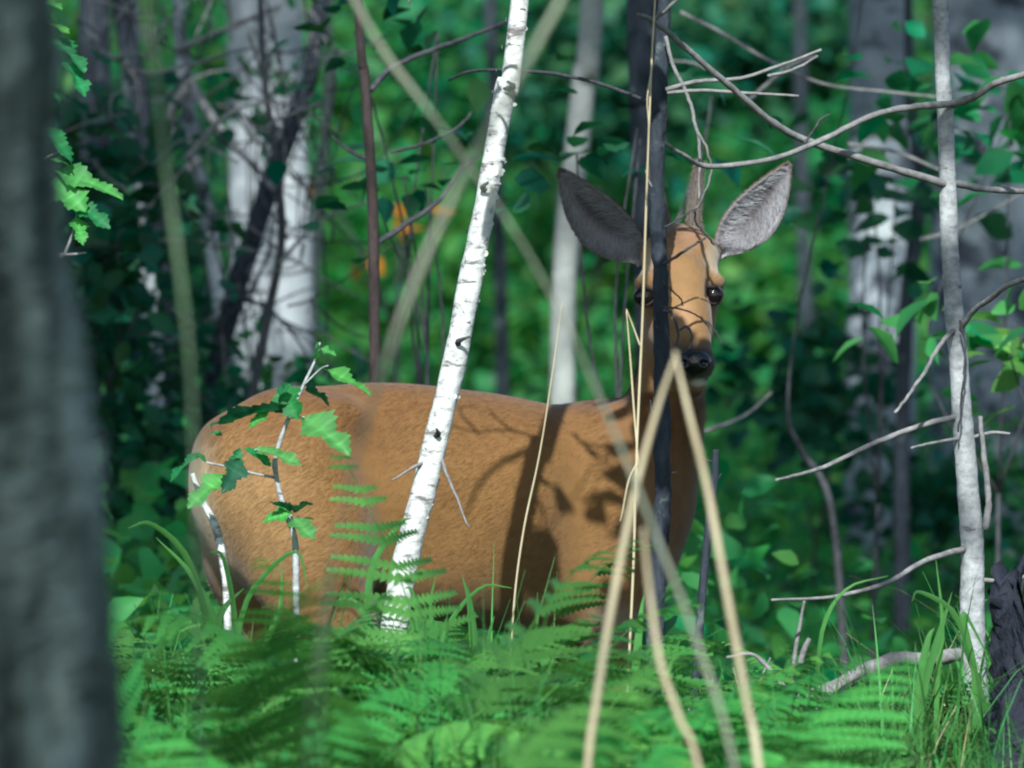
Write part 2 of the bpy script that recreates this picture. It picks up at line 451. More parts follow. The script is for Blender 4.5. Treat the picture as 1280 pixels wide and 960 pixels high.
dark_stem = tree("dark_sapling", "thin dark stem rising in front of the deer's face", "sapling",
     [(829, -20), (824, 200), (825, 400), (827, 600), (822, 760), (820, 960)], 11.83,
     [20, 19, 20, 21, 22, 22], M['dark'], top=3.4, nclump=6, crown_r=(.4, .4, .5), sides=14, n=150, rough=0.19, jit=.0045, seed=9, leaf_size=0.07,
     branches=[
      ([(832, 112), (870, 102), (930, 97), (985, 78), (1026, 62)], (11.80, 11.80), [.0035, .003, .0025, .002], 'twig'),
      ([(960, 95), (990, 88), (1022, 70)], (11.65, 11.7), [.0025, .002], 'twig'),
      ([(834, 116), (880, 113), (930, 116), (998, 120)], (11.80, 11.80), [.0028, .0025, .0018], 'twig'),
      ([(832, 45), (845, 90), (862, 130), (872, 165), (876, 200), (872, 250)], (11.80, 11.80), [.003, .0028, .002], 'twig'),
      ([(872, 165), (886, 195), (890, 215), (880, 245), (868, 262)], (11.75, 11.8), [.0022, .0015], 'twig'),
      ([(829, 330), (850, 318), (868, 306), (884, 297)], (11.80, 11.8), [.0026, .002, .0014], 'twig_dark'),
      ([(868, 262), (872, 280), (884, 297), (892, 306)], (11.75, 11.8), [.0018, .0012], 'twig_dark'),
      ([(829, 285), (850, 272), (868, 262)], (11.80, 11.80), [.0018, .0013], 'twig_dark'),
      ([(829, 388), (842, 392), (848, 415), (842, 440)], (11.80, 11.78), [.0024, .0016], 'twig_dark'),
      ([(846, 415), (858, 408), (866, 420), (862, 436), (850, 440), (845, 428)], (11.80, 11.82), [.0018, .0012], 'twig_dark'),
      ([(829, 384), (850, 386), (875, 396), (893, 415), (902, 430)], (11.80, 11.8), [.0014, .0008], 'twig_dark'),
      ([(829, 352), (840, 362), (851, 374), (854, 382)], (11.80, 11.80), [.0014, .001], 'twig_dark'),
      ([(815, 130), (760, 108), (690, 92), (600, 88), (560, 100)], (11.83, 12.6), [.003, .003, .002], 'twig_dark'),
      ([(827, 600), (836, 592), (846, 590)], 11.83, [.002, .001], 'twig'), ([(825, 520), (816, 512), (812, 500)], 11.83, [.002, .001], 'twig'), ([(824, 240), (812, 228), (806, 212)], 11.83, [.002, .001], 'twig'),
      ])

# leafy limb added above the frame, laid out to shade the deer's neck and shoulder
def shade_bough():
    r = np.random.RandomState(21)
    t = dark_stem
    tg = []
    for (px, py, n, sx, sy) in [(684, 640, 1, 1, 1), (690, 652, 1, 2, 2), (676, 580, 1, 2, 2), (690, 590, 1, 3, 3), (728, 585, 1, 1, 1), (690, 665, 1, 3, 3), (676, 655, 1, 2, 2), (742, 512, 1, 4, 3),
                                (815, 575, 8, 18, 26), (840, 640, 8, 20, 40), (800, 740, 6, 18, 25), 
                                (735, 270, 5, 22, 28), (835, 730, 5, 20, 25), (850, 700, 6, 20, 25), (862, 610, 7, 10, 30), (850, 650, 6, 14, 30), (830, 620, 5, 20, 30)]:
        for k in range(n):
            tg.append(P(px + r.normal() * sx, py + r.normal() * sy, 12.05))
    for gx in np.arange(785, 892, 15):
        for gy in np.arange(535, 800, 15):
            right = np.interp(gy, [480, 560, 620, 680, 740, 800], [890, 885, 878, 862, 845, 815]); left = np.interp(gy, [480, 520, 600, 800], [795, 790, 786, 784])
            if left < gx < right: tg.append(P(gx + r.normal() * 5, gy + r.normal() * 5, 12.12))
    for gx in np.arange(690, 815, 16):
        for gy in np.arange(205, 345, 16):
            if abs((gx - 695) * 0.98 - (gy - 212)) < 62: tg.append(P(gx, gy, 12.1))
    for gy in np.arange(345, 480, 14): tg += [P(782, gy, 12.05)]
    tg = np.array(tg)
    zneed = 1.43
    h = np.maximum((zneed - tg[:, 2]) / math.tan(SUN_EL), 0.75) + r.uniform(0, 0.10, len(tg))
    pos = tg + TOSUN / np.linalg.norm(TOSUN[:2]) * h[:, None]
    stem = P(829, -60, 11.83)
    hub = pos.mean(0) + np.array([0, 0, 0.05])
    geos = [tube_geo([stem, (stem + hub) / 2 + np.array([0, 0, .06]), hub], [.008, .005], n=12, sides=6)]
    for p in pos[::4]:
        geos.append(tube_geo([hub + (p - hub) * 0.1, (hub + p) / 2 + np.array([0, 0, .04]), p], [.003, .001], n=6, sides=4))
    v, f = merge(geos)
    obj("added_bough", v, f, M['twig_dark'], t)
    v, f = leaf_cloud(pos, 0.068, r, up=0.15, aspect=0.75, fine=True)
    obj("added_bough_leaves", v, f, M['leaf'], t, cols=tints(len(pos), r, per=9))
shade_bough()

def peeling_bark():
    r = np.random.RandomState(14); path = catmull(ppath([(652, -20), (632, 110), (609, 240), (588, 350), (562, 480), (535, 590), (510, 690)], 11.45), 200)
    vs, fs, o = [], [], 0
    for k in range(80):
        c = path[r.randint(200)]; rad = W(29, 11.45) / 2; th = r.uniform(-math.pi, 0.0)
        n = np.array([math.cos(th), math.sin(th), 0]); tn = np.array([-n[1], n[0], 0]); hgt = r.uniform(.003, .009); wd = r.uniform(.003, .008); lift = r.uniform(.0005, .0022)
        p0 = c + n * rad * .97
        vs.append(np.array([p0 - tn * wd * .5, p0 + tn * wd * .5 + n * lift, p0 + tn * wd * .5 + n * lift * 1.4 + [0, 0, hgt], p0 - tn * wd * .5 + [0, 0, hgt], p0 + tn * wd * .75 + n * lift * 2.2 + [0, 0, hgt * .5]]))
        fs.append(np.array([[0, 1, 2], [0, 2, 3], [1, 4, 2]]) + o); o += 5
    pb = obj("peeling_bark", np.vstack(vs), np.vstack(fs), M['birch'], birch_sap); pb["kind"] = "stuff"
    for k, (px, py) in enumerate([(606, 238), (632, 112), (545, 545), (573, 430)]):
        c = P(px, py, 11.45); tube("branch", [c + [0, -.012, 0], c + [r.uniform(-.01, .012), -.026, .004], c + [r.uniform(-.016, .016), -.036, .010]], [.005, .0035, .0018], M['twig_dark'], birch_sap, n=8, sides=6, rough=.1)
peeling_bark()

def back_twig_shadow():
    # bare twigs added above the frame, shaped so their shadow lies on the deer's back
    for k, q in enumerate([[(690, 538), (640, 540), (600, 560), (560, 562)], [(640, 540), (620, 520), (608, 500)], [(600, 560), (585, 545), (578, 520), (596, 505)], [(720, 520), (760, 525), (800, 515)], [(668, 560), (630, 600), (600, 650), (585, 690)]]):
        pts = [P(x, y, 12.09) + TOSUN / np.linalg.norm(TOSUN[:2]) * (.86 + .03 * k) for x, y in q]
        tube("branch", pts, [.0028 if k < 4 else .006, .0014], M['twig'], birch_sap, n=20, sides=6, rough=.12, jit=.003, seed=k)
back_twig_shadow()

# trees behind the deer --------------------------------------------------------
tree("brown_sapling", "thin straight reddish brown stem rising behind the deer's back", "sapling",
     [(446, -20), (456, 100), (466, 260), (468, 400), (469, 560), (470, 800)], 12.9, [11, 13, 14, 14, 14, 15], M['brown'], top=3.6, nclump=5, crown_r=(.4, .4, .4), seed=11, sides=10, leaf_size=.07,
     branches=[([(464, 112), (490, 85), (540, 62), (590, 45), (660, 15)], (12.9, 13.2), [.005, .004, .003], 'twig_dark'),
               ([(468, 306), (500, 285), (545, 255), (575, 215), (600, 190)], (12.9, 13.1), [.005, .004, .002], 'twig_dark'),
               ([(466, 200), (440, 190), (415, 170)], (12.9, 12.9), [.004, .002], 'twig_dark'),
               ([(490, 190), (530, 180), (570, 160), (590, 140)], (13, 13.2), [.003, .002], 'twig_dark')])
tree("old_birch", "thick white birch trunk with sunlit patches behind the dead twigs", "tree",
     [(330, -20), (335, 150), (338, 300), (338, 450), (336, 600), (334, 760)], 19, [92, 98, 106, 112, 118, 124], M['birch_far'], top=8.5, nclump=34, crown_r=(2, 1.6, 1.6), seed=13, sides=26, rough=0.03)
tree("leaning_dark_tree", "dark slanting stem crossing in front of the old white birch", "tree",
     [(402, -20), (380, 110), (352, 190), (318, 290), (290, 380), (266, 480), (250, 620), (236, 780)], 16, [20, 22, 25, 26, 27, 28, 30, 34], M['dark'], top=5, nclump=10, seed=15, rough=0.06)
tree("snag_stem", "pale grey snag stem with broken stubs and dark bands", "tree",
     [(222, -20), (228, 60), (240, 180), (256, 250), (268, 330), (284, 440), (292, 560), (296, 760)], 16.5, [15, 20, 17, 19, 18, 20, 22, 24], M['aspen'], top=4.5, nclump=6, seed=17, rough=0.14, n=110,
     branches=[([(236, 110), (214, 140), (222, 185)], 16.4, [.012, .011, .006], 'twig'), ([(250, 200), (235, 215), (226, 238)], 16.4, [.010, .007], 'twig'),
               ([(240, 105), (255, 130), (282, 170), (310, 200), (345, 240)], (16.4, 15.9), [.011, .008, .005], 'twig'), ([(228, 60), (262, 45), (320, 20), (350, 8)], (16.4, 16), [.007, .004], 'twig')])
tree("pale_birch", "narrow grey-white stem between the snag and the foreground trunk", "tree",
     [(160, -20), (166, 110), (178, 230), (187, 340), (194, 450), (200, 560), (204, 680), (206, 800)], 17, [24, 24, 24, 25, 27, 30, 36, 40], M['birch_far'], top=5, nclump=8, seed=19, rough=0.10)
tree("black_stem", "almost black stem close beside the narrow grey-white one", "tree",
     [(150, -20), (172, 100), (190, 230), (206, 330), (210, 420), (212, 560), (214, 780)], 16.6, [26, 26, 20, 15, 14, 16, 18], M['dark'], top=5, nclump=8, seed=23, rough=0.08)
tree("shaded_trunk", "broad dark trunk deep in shade next to the foreground tree", "tree",
     [(118, -20), (120, 200), (122, 450), (128, 640), (130, 800)], 18, [40, 44, 52, 60, 66], M['dark'], top=8, nclump=18, seed=25, rough=0.05, sides=18)
tree("pale_slim_trunk", "slim pale trunk ending at the deer's back beneath its ear", "tree",
     [(742, -20), (732, 80), (720, 190), (709, 290), (704, 400), (703, 500), (703, 640), (703, 760)], 17, [30, 30, 31, 31, 31, 32, 34, 36], M['aspen_pale'], top=6, nclump=14, seed=27, rough=0.04)
tree("dim_trunk", "dark trunk directly behind the thin stem above the deer's head", "tree",
     [(804, -20), (806, 120), (810, 260), (812, 420), (815, 760)], 15, [40, 38, 36, 36, 40], M['dark'], top=6, nclump=12, seed=29, rough=0.05)
tree("lichen_aspen", "grey aspen trunk with pale lichen patches beyond the mossy mound", "tree",
     [(1102, -20), (1104, 150), (1104, 300), (1102, 450), (1100, 600), (1098, 760)], 20, [82, 84, 86, 88, 92, 98], M['aspen'], top=9, nclump=34, crown_r=(2, 1.6, 1.6), seed=31, rough=0.03, sides=24)
tree("slim_black_stem", "slim crooked black stem against the lichen-patched aspen", "tree",
     [(1136, -20), (1138, 120), (1150, 220), (1142, 300), (1132, 420), (1128, 560), (1126, 760)], 17, [10, 14, 19, 20, 18, 20, 24], M['dark'], top=4.5, nclump=5, seed=33, rough=0.10, jit=0.004,
     branches=[([(1146, 240), (1120, 225), (1085, 215)], 17, [.008, .004], 'twig_dark'), ([(1150, 215), (1165, 180), (1180, 150)], 17, [.006, .003], 'twig_dark')])
tree("wide_aspen", "widest grey aspen trunk standing behind the bare grey sapling", "tree",
     [(1228, -20), (1228, 200), (1228, 450), (1230, 760)], 21.5, [122, 126, 132, 144], M['aspen'], top=10, nclump=36, crown_r=(2.2, 1.8, 1.8), seed=35, rough=0.03, sides=28)
tree("grey_pole_tree", "thin grey pole tree showing between the birch sapling and the slim pale trunk", "tree",
     [(612, -20), (620, 200), (626, 360), (628, 520), (630, 760)], 22, [15, 16, 17, 18, 20], M['dark'], top=7, nclump=12, seed=37)
tree("far_thin_trunk", "thin far trunk beside the old white birch", "tree",
     [(412, -20), (406, 160), (398, 260), (390, 380), (384, 520), (380, 760)], 21, [10, 12, 14, 15, 16, 18], M['twig'], top=7, nclump=10, seed=39)
tree("dusky_far_trunk", "dusky far trunk in the green gap beyond the deer's chest", "tree",
     [(1000, -20), (1002, 200), (1010, 420), (1030, 560), (1050, 700), (1056, 760)], 26, [14, 16, 18, 18, 20, 22], M['dark'], top=7, nclump=12, seed=41)

# foreground trunk ---------------------------------------------------------------
def fg_trunk():
    d = 6.3
    edge = [(56, -60), (66, 80), (66, 200), (76, 330), (100, 470), (118, 620), (130, 780), (148, 960), (200, 1300), (290, 1900)]
    rads = [.125, .125, .125, .125, .13, .135, .14, .145, .17, .22]
    pts = [P(e[0], e[1], d) - np.array([r_, 0, 0]) for e, r_ in zip(edge, rads)]
    pts = [pts[0] + np.array([-2.6, .1, 5.6]), pts[0] + np.array([-.95, .05, 2.6]), pts[0] + np.array([-.18, .0, .9])] + pts
    rads = [.04, .10, .12] + rads
    base = pts[-1].copy(); base[2] = float(g(base[0], d))
    t = thing("foreground_tree", base, "blurred rough-barked tree trunk standing close to the camera", "tree")
    tube("trunk", pts, rads, M['fgbark'], t, n=260, sides=72, rough=0.085, seed=51, jit=.006)
    return t
fgt = fg_trunk()

# shade trees added outside the frame, crowns placed to cast shade and leave light gaps ----------------
def canopy():
    r = np.random.RandomState(77)
    C = []
    need = 270
    while len(C) < need:
        tgt = np.array([r.uniform(-4.2, 4.2), 13.3 + 12 * r.rand() ** 1.2, r.uniform(0, 3.2)])
        if r.rand() < 0.0:
            tgt = np.array([r.uniform(-1.2, 1.6), r.uniform(5.5, 10.2), r.uniform(0.1, 0.6)])
        h = r.uniform(7.5, 14)
        if tgt[1] > 20 and r.rand() < .4: continue
        c = tgt + TOSUN / np.linalg.norm(TOSUN[:2]) * h
        if c[2] < 0.85 + 0.06 * max(c[1], 0) + 1.2: continue
        C.append(c)
    # clumps added to shade chosen parts of the view, the near trunk included
    for k in range(44):
        tgt = P(r.uniform(95, 285), r.uniform(-20, 760), r.uniform(15, 18.5))
        C.append(tgt + TOSUN / np.linalg.norm(TOSUN[:2]) * r.uniform(7, 13))
    for k in range(55):
        tgt = P(r.uniform(400, 1060), r.uniform(-60, 170), r.uniform(26, 46)); C.append(tgt + TOSUN / np.linalg.norm(TOSUN[:2]) * r.uniform(9, 15))
    for k in range(36):
        tgt = P(r.uniform(890, 1070), r.uniform(440, 780), r.uniform(16, 26)); C.append(tgt + TOSUN / np.linalg.norm(TOSUN[:2]) * r.uniform(8, 13))
    for k in range(16):
        tgt = P(r.uniform(280, 395), r.uniform(-40, 480), 19); C.append(tgt + TOSUN / np.linalg.norm(TOSUN[:2]) * r.uniform(8, 13))
    for k in range(46):
        tgt = P(r.uniform(1040, 1300), r.uniform(-40, 760), r.uniform(18, 21))
        C.append(tgt + TOSUN / np.linalg.norm(TOSUN[:2]) * r.uniform(7, 13))
    for k in range(34):
        tgt = P(r.uniform(120, 1280), r.uniform(780, 960), r.uniform(7, 11))
        if r.rand() < .07: C.append(tgt + TOSUN / np.linalg.norm(TOSUN[:2]) * r.uniform(5, 9))
    for k in range(20):
        tgt = np.array([r.uniform(-.9, -.42), 6.2, r.uniform(.4, 1.4)])
        C.append(tgt + TOSUN / np.linalg.norm(TOSUN[:2]) * r.uniform(5, 9))
    for k in range(3):
        tgt = P(r.uniform(1080, 1290), r.uniform(-20, 300), 11.6)
        C.append(tgt + TOSUN / np.linalg.norm(TOSUN[:2]) * r.uniform(4, 7))
    C = np.array(C)
    C = C[~lit_reject(C, 0.18)]
    trees_xy = np.array([[4.9, 2.6], [4.4, 6.5], [6.4, 10.5], [-3.2, 7.5], [1.8, -2.5], [5.6, 0.5], [-2.9, 1.0], [3.4, 14.0], [7.5, 16.5], [-4.0, 13.0], [-3.6, 19]])
    own = np.argmin(np.linalg.norm(C[:, None, :2] - trees_xy[None], axis=2), axis=1)
    fgd = np.linalg.norm(C[:, :2] - np.array([-0.8, 6.4]), axis=1)
    fg_own = fgd < 2.6
    for k in range(len(trees_xy) + 1):
        isfg = k == len(trees_xy)
        cc = C[fg_own] if isfg else C[(own == k) & ~fg_own]
        if len(cc) == 0: continue
        if isfg:
            t = fgt; top = np.array([-2.6, 6.4, 5.6])
        else:
            x, y = trees_xy[k]; z = float(g(x, y))
            t = thing("shade_tree", (x, y, z), "unseen leafy tree added outside the view to shade the undergrowth, " + ["behind the camera on the far side", "beside the aspens", "beyond the aspens", "near the foreground trunk", "straight behind the camera", "far behind the camera", "next to the foreground trunk", "beyond the rotten stump", "deep past the aspens", "beyond the dark bushes", "deep behind the old birch"][k], "tree", "added shade trees outside the view")
            hi = cc[:, 2].max() + 0.5
            top = np.array([x + .2, y, hi])
            tube("trunk", [top, (x + .1, y + .05, hi * .5), (x, y, z - .1)], [.03, .09, .15], M['dark'], t, n=24, sides=12, rough=.04, seed=k)
        geos = []
        for c in cc[:26]:
            s = np.array([top[0], top[1], max(2.6, min(top[2] - .2, c[2] - 0.5))])
            geos.append(tube_geo([s, (s + c) / 2 + np.array([0, 0, .15]), c], [.016, .005], n=7, sides=4))
        v, f = merge(geos); obj("limbs", v, f, M['dark'], t)
        p = crown_clumps(cc, 58, 0.27, 0.13, r)
        p = p[~lit_reject(p, 0.04)]
        v, f = leaf_cloud(p, 0.14, r, up=0.3, aspect=0.7)
        obj("crown", v, f, M['leaf'], t, cols=tints(len(p), r))
canopy()

# ---------------------------------------------------------------- far wood and undergrowth (uncountable masses)
def far_wood():
    r = np.random.RandomState(101)
    n = 1300
    c = np.stack([r.uniform(-9, 9, n), r.uniform(35, 46, n), r.uniform(0.3, 6.0, n)], 1)
    p = (c[:, None] + r.normal(size=(n, 34, 3)) * np.array([.36, .36, .22])).reshape(-1, 3)
    p[:, 2] = np.maximum(p[:, 2], g(p[:, 0], p[:, 1]) + 0.02)
    v, f = leaf_cloud(p, 0.15, r, up=0.55, aspect=0.7)
    o = obj("far_woods", v, f, M['leaf_far'], cols=tints(len(p), r, lo=.5, hi=1.5, yel=.4))
    tagit(o, "soft green wall of far woodland leaves", "woods", kind="stuff")
    # dark trunks deep in the wood
    n = 14000
    p = np.stack([r.uniform(-18, 18, n), r.uniform(48, 58, n), r.uniform(0.5, 11, n)], 1)
    v, f = leaf_cloud(p, 0.42, r, up=0.4, aspect=0.8)
    o = obj("deep_woods", v, f, M['leaf_shaded'], cols=tints(len(p), r))
    tagit(o, "dark mass of leaves deepest in the wood", "woods", kind="stuff")
far_wood()

def undergrowth():
    r = np.random.RandomState(103)
    n = 1150
    y = 12.9 + 13 * r.rand(n) ** 1.3
    x = (r.rand(n) * 2 - 1) * (y * 0.095 + 0.7)
    low = np.where((x > .2 * y / 12) & (y < 20), .25, 1.0)
    c = np.stack([x, y, g(x, y) + r.uniform(.05, .45, n) * np.where(y < 14, .7, 1) * low], 1)
    p = (c[:, None] + r.normal(size=(n, 30, 3)) * np.array([.16, .16, .07])).reshape(-1, 3)
    p[:, 2] = np.maximum(p[:, 2], g(p[:, 0], p[:, 1]) + 0.01)
    v, f = leaf_cloud(p, 0.07, r, up=0.6, aspect=0.65, fine=True)
    o = obj("undergrowth", v, f, M['leaf_far'], cols=tints(len(p), r, per=9))
    tagit(o, "low shaded leafy ground cover behind the deer", "undergrowth", kind="stuff")
undergrowth()

# ---------------------------------------------------------------- bushes
def bush(label, px, py, d, rx, ry, n, mat, size=0.065, up=0.5, seed=0, droop=0.15, clump=16, name="leafy_bush", group="bushes behind the deer"):
    r = np.random.RandomState(seed + 200)
    c = P(px, py, d)
    R = np.array([W(rx, d), W((rx + ry) / 2, d) * 0.8, W(ry, d)])
    nc = max(4, n // clump)
    q = unit(r.normal(size=(nc, 3))) * (r.rand(nc, 1) ** 0.45)
    cc = c + q * R
    bx, by = c[0] + r.normal() * 0.05, d
    base = np.array([bx, by, float(g(bx, by))])
    cc[:, 2] = np.maximum(cc[:, 2], base[2] + 0.1)
    t = thing(name, base, label, "bush", group)
    geos = []
    hub = np.array([(bx + c[0]) / 2, d, base[2] + (c[2] - base[2]) * 0.45])
    geos.append(tube_geo([base - [0, 0, .05], hub], [.008, .0035], n=8, sides=6))
    for k in range(min(nc, 3)):
        e = cc[k]
        geos.append(tube_geo([hub, (hub + e) / 2 + r.normal(size=3) * 0.04, e], [.0032, .0015], n=8, sides=4))
    v, f = merge(geos); obj("stems", v, f, M['twig_dark'], t)
    p = (cc[:, None] + r.normal(size=(nc, clump, 3)) * np.array([1.3, 1.3, .6]) * size * 1.25).reshape(-1, 3)
    v, f = leaf_cloud(p, size, r, up=up, aspect=0.66, droop=droop, fine=True)
    obj("foliage", v, f, M[mat], t, cols=tints(len(p), r, per=9, lo=.6, hi=1.4, yel=.35))
    return t

BUSHES = [
 ("sunlit bush filling the gap above the deer's back near the old birch", 470, 130, 23, 100, 140, 1300, 'leaf_far', .08),
 ("light green bush in the gap left of the white birch sapling", 540, 340, 20.5, 110, 130, 1500, 'leaf_far', .075),
 ("low bush just over the deer's back beside the slim pale trunk", 640, 440, 18.5, 70, 70, 800, 'leaf_far', .065),
 ("bush behind the deer's dark-tipped ear", 760, 330, 20, 70, 170, 1200, 'leaf_far', .075),
 ("bright dappled bush beside the deer's cheek", 965, 390, 21, 105, 85, 1100, 'leaf_far', .075),
 ("broad shaded bush filling the hollow beyond the deer's chest", 965, 600, 20, 130, 130, 1900, 'leaf_far', .07),
 ("dim bush in front of the far trunk above the sunlit ear", 1010, 240, 24, 90, 130, 1100, 'leaf', .08),
 ("dark bush along the top of the frame above the antlers", 930, 60, 21, 130, 80, 1100, 'leaf_shaded', .08),
 ("leafy shrub reaching over the wide aspen", 1250, 130, 14.5, 60, 100, 110, 'leaf', .075),
 ("small bright shrub at the edge of the frame by the bare sapling", 1282, 420, 13.4, 34, 50, 60, 'leaf_bright', .07),
 ("dark bush behind the narrow grey-white stem", 205, 330, 23, 70, 260, 1000, 'leaf_shaded', .075),
 ("dark leafy bush against the foreground trunk's edge", 120, 330, 15.5, 50, 260, 600, 'leaf_shaded', .06),
 ("green bush between the old birch and the brown stem", 425, 320, 22, 50, 150, 900, 'leaf_far', .075),
 ("sparse twiggy bush with leaves in front of the old birch's upper trunk", 310, 90, 17, 80, 80, 70, 'leaf', .06),
 ("small bush at the foot of the old birch above the rump", 330, 470, 16, 70, 26, 70, 'leaf', .055),
 ("dim bush behind the top of the white birch sapling", 610, 90, 22.5, 120, 100, 1200, 'leaf', .08),
 ("dark bush between the slim pale trunk and the dark trunk", 740, 100, 19.5, 70, 110, 700, 'leaf_shaded', .075),
 ("pale green bush glimpsed between the antlers and the sunlit ear", 900, 250, 26, 90, 90, 900, 'leaf_far', .085),
 ("few dark leaves held in front of the lichen-patched aspen", 1110, 250, 15.5, 55, 110, 60, 'leaf_shaded', .07),
 ("shaded shrub low between the two aspens", 1180, 640, 18, 60, 90, 260, 'leaf_shaded', .06),
 ("tangled dark shrub beside the deer's rump", 180, 560, 15.6, 70, 150, 420, 'leaf_shaded', .05),
 ("loose shrub with broad level leaves above the deer's back", 510, 225, 13.7, 80, 60, 34, 'leaf_shaded', .06),
 ("loose shrub with dark drooping leaves over the dark-tipped ear", 750, 180, 13.5, 70, 40, 26, 'leaf_shaded', .07),
 ("dark leafy spray high over the brown stem", 520, 50, 14, 110, 60, 34, 'leaf_shaded', .06),
 ("blue-green bush low beside the lichen-patched aspen", 1022, 480, 18.3, 30, 110, 300, 'leaf_shaded', .065),
]
for k, (lab, px, py, d, rx, ry, n, mt, sz) in enumerate(BUSHES):
    if d >= 18.4 and px > 290: d = d * 1.42; sz = sz * 1.25
    bush(lab, px, py, d, rx, ry, n, mt, sz, seed=k, up=0.75 if n < 60 else 0.5, clump=6 if n < 300 else 16)

# a few orange leaves among the far green
def orange_spray():
    r = np.random.RandomState(31)
    pts = np.array([P(x, y, 20) + r.normal(size=3) * .03 for x, y in [(508, 268), (570, 260), (408, 248), (456, 335), (512, 262)] for _ in range(2)])
    b = P(500, 300, 20); b[2] = float(g(b[0], 20))
    t = thing("orange_leafed_bush", b, "thin bush with a few orange leaves behind the deer's back", "bush")
    hub = P(495, 420, 20)
    geos = [tube_geo([b - [0, 0, .05], hub], [.012, .008], n=8, sides=5)] + [tube_geo([hub, (hub + p) / 2 + [0, 0, .05], p], [.005, .002], n=6, sides=4) for p in pts[::2]]
    v, f = merge(geos); obj("stems", v, f, M['twig_dark'], t)
    v, f = leaf_cloud(pts, .065, r, up=.2, aspect=.9); obj("foliage", v, f, M['orange'], t, cols=tints(len(pts), r))
orange_spray()

# dead twig tangle in front of the old birch
def twig_tangle():
    r = np.random.RandomState(55)
    base = P(300, 640, 15.6); base[2] = float(g(base[0], 15.6))
    t = thing("dead_brushwood", base, "tangle of bare dead twigs hanging in front of the old white birch", "brushwood")
    P_ = lambda a: ppath(a, 15.6 + r.uniform(-.5, .5))
    tube("stem", P_([(300, 760), (306, 560), (330, 420), (352, 300), (345, 200), (330, 90), (325, -20)]), [.011, .009, .007, .005], M['twig_dark'], t, n=50, sides=7, rough=.1, seed=1)
    runs = [[(255, 420), (300, 380), (330, 330), (345, 270), (350, 200)], [(350, 330), (375, 300), (410, 270), (470, 250)], [(230, 200), (290, 140), (360, 130), (430, 170)],
            [(350, 80), (340, 30), (330, -10)], [(270, 130), (310, 150), (370, 220), (400, 260), (470, 330)], [(110, 455), (180, 440), (250, 410), (300, 370), (400, 440), (420, 470)],
            [(300, 370), (340, 390), (375, 430), (395, 470)], [(130, 310), (220, 300), (300, 310), (380, 330)], [(340, 60), (330, 120), (355, 180), (352, 240), (330, 300)],
            [(400, 130), (370, 140), (330, 160), (300, 190)], [(420, 60), (415, 130), (400, 190), (380, 260), (375, 330)], [(120, 60), (180, 90), (240, 80), (330, 60), (420, 90)],
            [(190, 130), (250, 95), (300, 85)]]
    for k in range(150):
        a = np.array([r.uniform(110, 420), r.uniform(20, 460)]); dv = r.normal(size=2) * np.array([36, 46])
        runs.append([tuple(a), tuple(a + dv + r.normal(size=2) * 12), tuple(a + dv * 2 + r.normal(size=2) * 20)])
    for k, q in enumerate(runs):
        tube("twig", P_(q), [.0052 if k < 13 else .0026, .0014], M['twig_dark'] if r.rand() < .6 else M['twig'], t, n=5 * len(q) + 4, sides=5, rough=.1, seed=k)
twig_tangle()

def crossing_twigs():
    r = np.random.RandomState(57)
    base = P(960, 760, 14.5); base[2] = float(g(base[0], 14.5))
    t = thing("bare_shrub", base, "bare twiggy shrub with thin crossing twigs beyond the sunlit ear", "shrub")
    tube("stem", ppath([(1060, 900), (1040, 640), (1000, 560), (985, 510), (1000, 380), (1060, 110), (1080, -20)], 14.6), [.009, .007, .005, .0025, .0015, .0015], M['twig_dark'], t, n=40, sides=6, rough=.1)
    for k, q in enumerate([[(850, 15), (900, 40), (960, 75), (1030, 105), (1110, 115), (1180, 122)], [(930, 130), (990, 80), (1020, 70)], [(900, 100), (870, 80), (820, 75)],
              [(1060, 180), (1120, 190), (1180, 215)], [(1150, 300), (1200, 285), (1280, 240)], [(880, 540), (930, 520), (965, 490)], [(840, 300), (860, 240), (880, 180), (890, 120)]]):
        tube("twig", ppath(q, 14.4 + r.uniform(-.5, .4)), [.004, .002], M['twig'], t, n=5 * len(q) + 4, sides=5, rough=.1, seed=k)
crossing_twigs()

# ---------------------------------------------------------------- big single leaves (lobed and toothed)
def leaf_geo(L, Wd, lobes=True, teeth=True, n=22, fold=0.18, droop=0.25, seed=0, wave=0.04):
    """leaf along +X, face up +Z"""
    r = np.random.RandomState(seed)
    s = np.linspace(0, 1, n)
    h = np.sin(np.pi * np.clip(s * 0.93 + 0.07, 0, 1)) ** 0.75 * (1.15 - 0.45 * s)
    if lobes:
        h = h * (0.86 + 0.26 * np.cos((s - 0.30) * 2 * np.pi * 2.1))
    h[-1] = 0; h[0] = 0.03
    hl = h.copy(); hr = h.copy()
    if teeth:
        tt = np.where(np.arange(n) % 2 == 0, 1.0, 0.80); hl = hl * tt * r.uniform(.92, 1.08, n); hr = hr * tt * r.uniform(.92, 1.08, n)
    hl[-1] = hr[-1] = 0
    rows = []
    sw = np.where(np.arange(n) % 2 == 0, 0.035, 0.0)
    for tcol in (-1, -.5, 0, .5, 1):
        hh = hl if tcol < 0 else hr
        x = s + sw * abs(tcol) * (0.3 < 1)
        y = tcol * hh * 0.5 * Wd / L
        z = abs(tcol) * fold * hh * 0.5 * Wd / L * 1.2 - droop * s ** 2 + wave * np.sin(s * 9 + tcol * 2 + seed) * abs(tcol)
        rows.append(np.stack([x, y, z], 1) * L)
    v = np.stack(rows, 1).reshape(-1, 3)
    i = np.arange(n - 1)[:, None] * 5 + np.arange(4)[None]
    f = np.stack([i, i + 5, i + 6, i + 1], -1).reshape(-1, 4)
    return v, f

